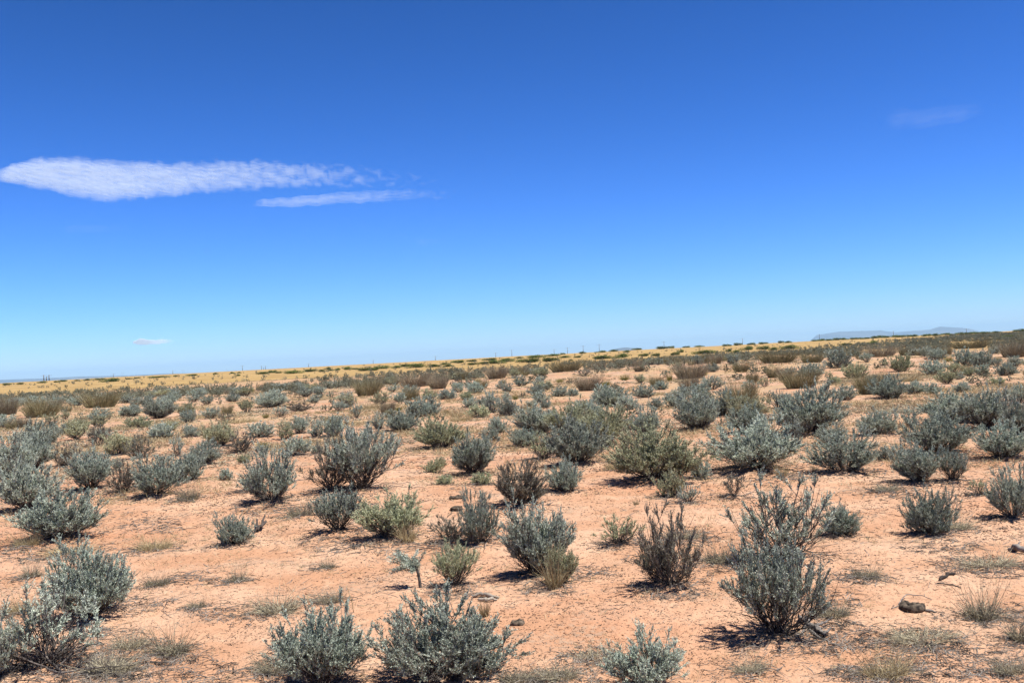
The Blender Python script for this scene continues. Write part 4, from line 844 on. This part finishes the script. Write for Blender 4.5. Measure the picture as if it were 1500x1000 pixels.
# ---------------------------------------------------------------- clouds: real sheets of ice cloud high above the plain
def cloud_mat(name, sx, sy, lo, hi, amax):
    m, N, L = mat(name); out = N.new('ShaderNodeOutputMaterial'); df = N.new('ShaderNodeBsdfDiffuse'); tl = N.new('ShaderNodeBsdfTranslucent'); tp = N.new('ShaderNodeBsdfTransparent')
    df.inputs[0].default_value = (.68, .74, .80, 1); tl.inputs[0].default_value = (.68, .74, .80, 1); m1 = N.new('ShaderNodeMixShader'); m1.inputs[0].default_value = .5
    m2 = N.new('ShaderNodeMixShader'); g = N.new('ShaderNodeNewGeometry'); mp = N.new('ShaderNodeMapping'); mp.inputs['Scale'].default_value = (sx, sy, 0.0)
    mp.inputs['Rotation'].default_value = (0, 0, .10)
    n1 = N.new('ShaderNodeTexNoise'); n1.inputs['Scale'].default_value = 1; n1.inputs['Detail'].default_value = 9; n1.inputs['Roughness'].default_value = .68; n1.inputs['Distortion'].default_value = .6
    at_ = N.new('ShaderNodeAttribute'); at_.attribute_name = 'cover'
    ad = N.new('ShaderNodeMath'); ad.operation = 'ADD'; nk = N.new('ShaderNodeMath'); nk.operation = 'MULTIPLY'; nk.inputs[1].default_value = 1.7; ck = N.new('ShaderNodeMath'); ck.operation = 'MULTIPLY'; ck.inputs[1].default_value = .8; c6 = N.new('ShaderNodeMath'); c6.operation = 'MULTIPLY'; c6.use_clamp = True; c6.inputs[1].default_value = 2.2
    mr = N.new('ShaderNodeMapRange'); mr.inputs[1].default_value = lo; mr.inputs[2].default_value = hi; mr.inputs[4].default_value = 1
    mu = N.new('ShaderNodeMath'); mu.operation = 'MULTIPLY'; m3 = N.new('ShaderNodeMath'); m3.operation = 'MULTIPLY'; m3.inputs[1].default_value = amax
    L.new(g.outputs['Position'], mp.inputs[0]); L.new(mp.outputs[0], n1.inputs['Vector']); L.new(n1.outputs['Fac'], nk.inputs[0]); L.new(nk.outputs[0], ad.inputs[0]); L.new(at_.outputs['Fac'], ck.inputs[0]); L.new(ck.outputs[0], ad.inputs[1]); L.new(at_.outputs['Fac'], c6.inputs[0])
    L.new(ad.outputs[0], mr.inputs[0]); L.new(mr.outputs[0], mu.inputs[0]); L.new(c6.outputs[0], mu.inputs[1]); L.new(mu.outputs[0], m3.inputs[0])
    L.new(df.outputs[0], m1.inputs[1]); L.new(tl.outputs[0], m1.inputs[2]); L.new(m3.outputs[0], m2.inputs[0]); L.new(tp.outputs[0], m2.inputs[1]); L.new(m1.outputs[0], m2.inputs[2]); L.new(m2.outputs[0], out.inputs['Surface'])
    return m
ALT = 5600.0
def cloud(name, top, bot, label, sharp, material, alt=ALT, thick=160., seed=0, nu=180, nv=40, fl=24, fr=1.35):
    """top / bot: outline as seen from the ground; the sheet itself lies level at its altitude"""
    x0 = max(top[0][0], bot[0][0]); x1 = min(top[-1][0], bot[-1][0]); xs = np.linspace(x0, x1, nu); b = MB(); dens = []
    ty = np.interp(xs, *zip(*top)); by = np.interp(xs, *zip(*bot)); ty = ty-(2.5*(fbm(xs/9, xs*0, seed, 4)-.5)*2); by = by+(3*(fbm(xs/11, xs*0+5, seed, 4)-.5)*2)
    G = np.zeros((2, nv, nu, 3)); dens = np.zeros((nv, nu))
    for i in range(nu):
        for j in range(nv):
            t = j/(nv-1); d = ray(xs[i], ty[i]+(by[i]-ty[i])*t); e = min(1, 4*t*(1-t)*sharp)*min(1, (i/(nu-1))*fl)*min(1, (1-i/(nu-1))*fr)
            dens[j, i] = e; s = (alt-EYE)/d[2]; P = d*s; P[2] = alt
            for q in (0, 1): G[q, j, i] = P+np.array([0, 0, (thick if q else -thick)*.5*e])
    i = np.arange(nv-1)[:, None]; j = np.arange(nu-1)[None]; f = np.stack([i*nu+j, i*nu+j+1, (i+1)*nu+j+1, (i+1)*nu+j], -1).reshape(-1, 4)
    C = G[0, nv//2, nu//2].copy(); b.add(G[0]-C, f); b.add(G[1]-C, f[:, ::-1]); me = b.mesh(name, material, True)
    a = me.attributes.new('cover', 'FLOAT', 'POINT'); a.data.foreach_set('value', np.concatenate([dens.ravel()]*2).astype(np.float32))
    o = link(name, me, tuple(C)); return tag(o, label, 'cloud')
CM = cloud_mat('cloud_ice', .0030, .0014, 1.02, 2.15, .62); CM2 = cloud_mat('cloud_thin', .0030, .0018, 1.12, 2.1, .30); CM3 = cloud_mat('cloud_veil', .0022, .0012, 1.35, 2.3, .06); CM4 = cloud_mat('cloud_puff', .003, .004, .75, 1.5, .75)
cloud('cloud', [(-16, 251), (12, 241), (50, 229), (110, 225), (160, 231), (250, 234), (330, 231), (420, 231), (500, 235), (560, 242), (620, 251), (690, 262)], [(-16, 264), (40, 276), (75, 284), (105, 294), (145, 300), (200, 296), (260, 291), (330, 285), (400, 282), (480, 280), (560, 280), (620, 279), (690, 272)],
      'long bright white streak of cloud, thickest at its left end, upper left sky', 1.15, CM, seed=3)
cloud('cloud', [(365, 297), (400, 292), (450, 286), (520, 279), (600, 275), (660, 276), (740, 281)], [(365, 300), (400, 303), (450, 302), (520, 299), (600, 296), (660, 293), (740, 286)], 'thin fainter cloud strand just below the right end of the long bright streak', 1.3, CM2, seed=5)
cloud('cloud', [(90, 333), (140, 330), (200, 332), (262, 336)], [(90, 337), (140, 339), (200, 339), (262, 340)], 'very faint short wisp below the thick left end of the long bright streak', 1.5, CM3, seed=7, nu=60, nv=14)
cloud('cloud', [(194, 500), (205, 496.5), (218, 497.5), (235, 497.5), (258, 497.5)], [(194, 502.5), (205, 506), (218, 506), (235, 504), (258, 502.5)], 'small flat white cloud low over the left horizon', 2.5, CM4, alt=1900, thick=60, seed=9, nu=60, nv=14)
cloud('cloud', [(1240, 172), (1280, 154), (1340, 156), (1400, 152), (1450, 142), (1475, 146)], [(1240, 184), (1280, 194), (1340, 194), (1400, 182), (1450, 170), (1475, 158)], 'barely visible veil of cloud in the upper right sky', 1.3, CM3, seed=11, nu=80, nv=20, fl=3, fr=4)
cloud('cloud', [(296, 366), (308, 363.5), (322, 366)], [(296, 369), (308, 370.5), (322, 369)], 'tiny faint wisp left of the middle, between the long streak and the low small cloud', 1.5, CM3, seed=13, nu=30, nv=8)
cloud('cloud', [(600, 353), (640, 349), (690, 352)], [(600, 356), (640, 358), (690, 356)], 'faint smear of cloud below the right tip of the thin strand', 1.5, CM3, seed=15, nu=40, nv=8)

# ---------------------------------------------------------------- haze
def haze():
    S = 21500.0; z0, z1 = -29.0, 150.0; b = MB()
    v = [(x, y, z) for z in (z0, z1) for y in (-S, S) for x in (-S, S)]
    b.add(v, [[0, 2, 3, 1], [4, 5, 7, 6], [0, 1, 5, 4], [2, 6, 7, 3], [0, 4, 6, 2], [1, 3, 7, 5]])
    m, N, L = mat('haze'); out = N.new('ShaderNodeOutputMaterial'); pv = N.new('ShaderNodeVolumePrincipled')
    pv.inputs['Color'].default_value = (.52, .80, 1.0, 1); pv.inputs['Density'].default_value = 6.5e-5; pv.inputs['Anisotropy'].default_value = 0.0
    L.new(pv.outputs[0], out.inputs['Volume'])
    tag(link('haze', b.mesh('haze', m)), 'pale blue haze over the far plain', 'haze', kind='stuff')
haze()

# ---------------------------------------------------------------- words for the shrubs that have none yet: size, look, and where they are next to a landmark
LM += [(i['x'], i['y'], i['short']) for i in ITEMS if i.get('short')]
LM = [l for l in LM]
LOOK = {'sage': {'sage': 'grey-green sage shrub', 'sagegreen': 'greener sage shrub', 'sagebrown': 'brownish dusty sage shrub'}, 'broom': {'broom': 'olive broom bush', 'broombrown': 'brown broom bush', 'snake': 'green bush'},
        'snake': {'snake': 'yellow-green snakeweed dome'}, 'mesquite': {None: 'dark green mesquite'}, 'straw': {'straw': 'yellow straw tuft'}, 'mat': {'straw': 'flat straw-coloured grass mat', 'greystraw': 'flat grey grass mat'}, 'dense': {'greystraw': 'dense grey grass tuft'}}
ORD = ['', 'second ', 'third ', 'fourth ', 'fifth ', 'sixth ', 'seventh ', 'eighth ', 'ninth ', 'tenth ', 'eleventh ', 'twelfth ', 'thirteenth ', 'fourteenth ', 'fifteenth ', 'sixteenth ', 'seventeenth ', 'eighteenth ', 'nineteenth ', 'twentieth ']
rest = [i for i in ITEMS if not i['label']]; groups = {}
for i in rest:
    i['px'], i['py'], _ = project(i['P'][0], i['P'][1], float(H(*i['P']))) + (0,) if True else 0
    sx = i['px']; sy = i['py']
    best = min(LM, key=lambda l: math.hypot(sx-l[0], (sy-l[1])*2.2)); dx, dy_ = sx-best[0], (sy-best[1])*2.2
    if abs(dx) > abs(dy_)*1.3: rel = 'right of' if dx > 0 else 'left of'
    elif abs(dy_) > abs(dx)*1.3: rel = 'in front of' if dy_ > 0 else 'behind'
    else: rel = ('front right of' if dx > 0 else 'front left of') if dy_ > 0 else ('back right of' if dx > 0 else 'back left of')
    asp = i['w']/max(i['h'], 1e-3); shp = 'flat ' if asp > 1.85 else ('upright ' if asp < 1.3 else '')
    if i['shape'] in ('mat', 'mesquite', 'snake'): shp = 'long ' if (i['shape'] == 'mesquite' and i['w'] > 19) else ('short ' if i['shape'] == 'mesquite' and i['w'] < 11 else '')
    ph = shp+LOOK[i['shape']][i['m']]; i['_d'] = math.hypot(dx, dy_)
    groups.setdefault((ph, rel, best[2]), []).append(i)
for (ph, rel, lm), L_ in groups.items():
    L_.sort(key=lambda i: i['_d'])
    for k, i in enumerate(L_):
        k2 = min(k, len(ORD)-1); near = 'nearest ' if (k == 0 and len(L_) > 1) else ''
        i['o']['label'] = (near or ORD[k2])+ph+' '+rel+' the '+lm
        if len(i['o']['label'].split()) > 16: i['o']['label'] = ' '.join(i['o']['label'].split()[:16])
print('objects', len(bpy.data.objects), 'max ordinal', max(len(v) for v in groups.values()))
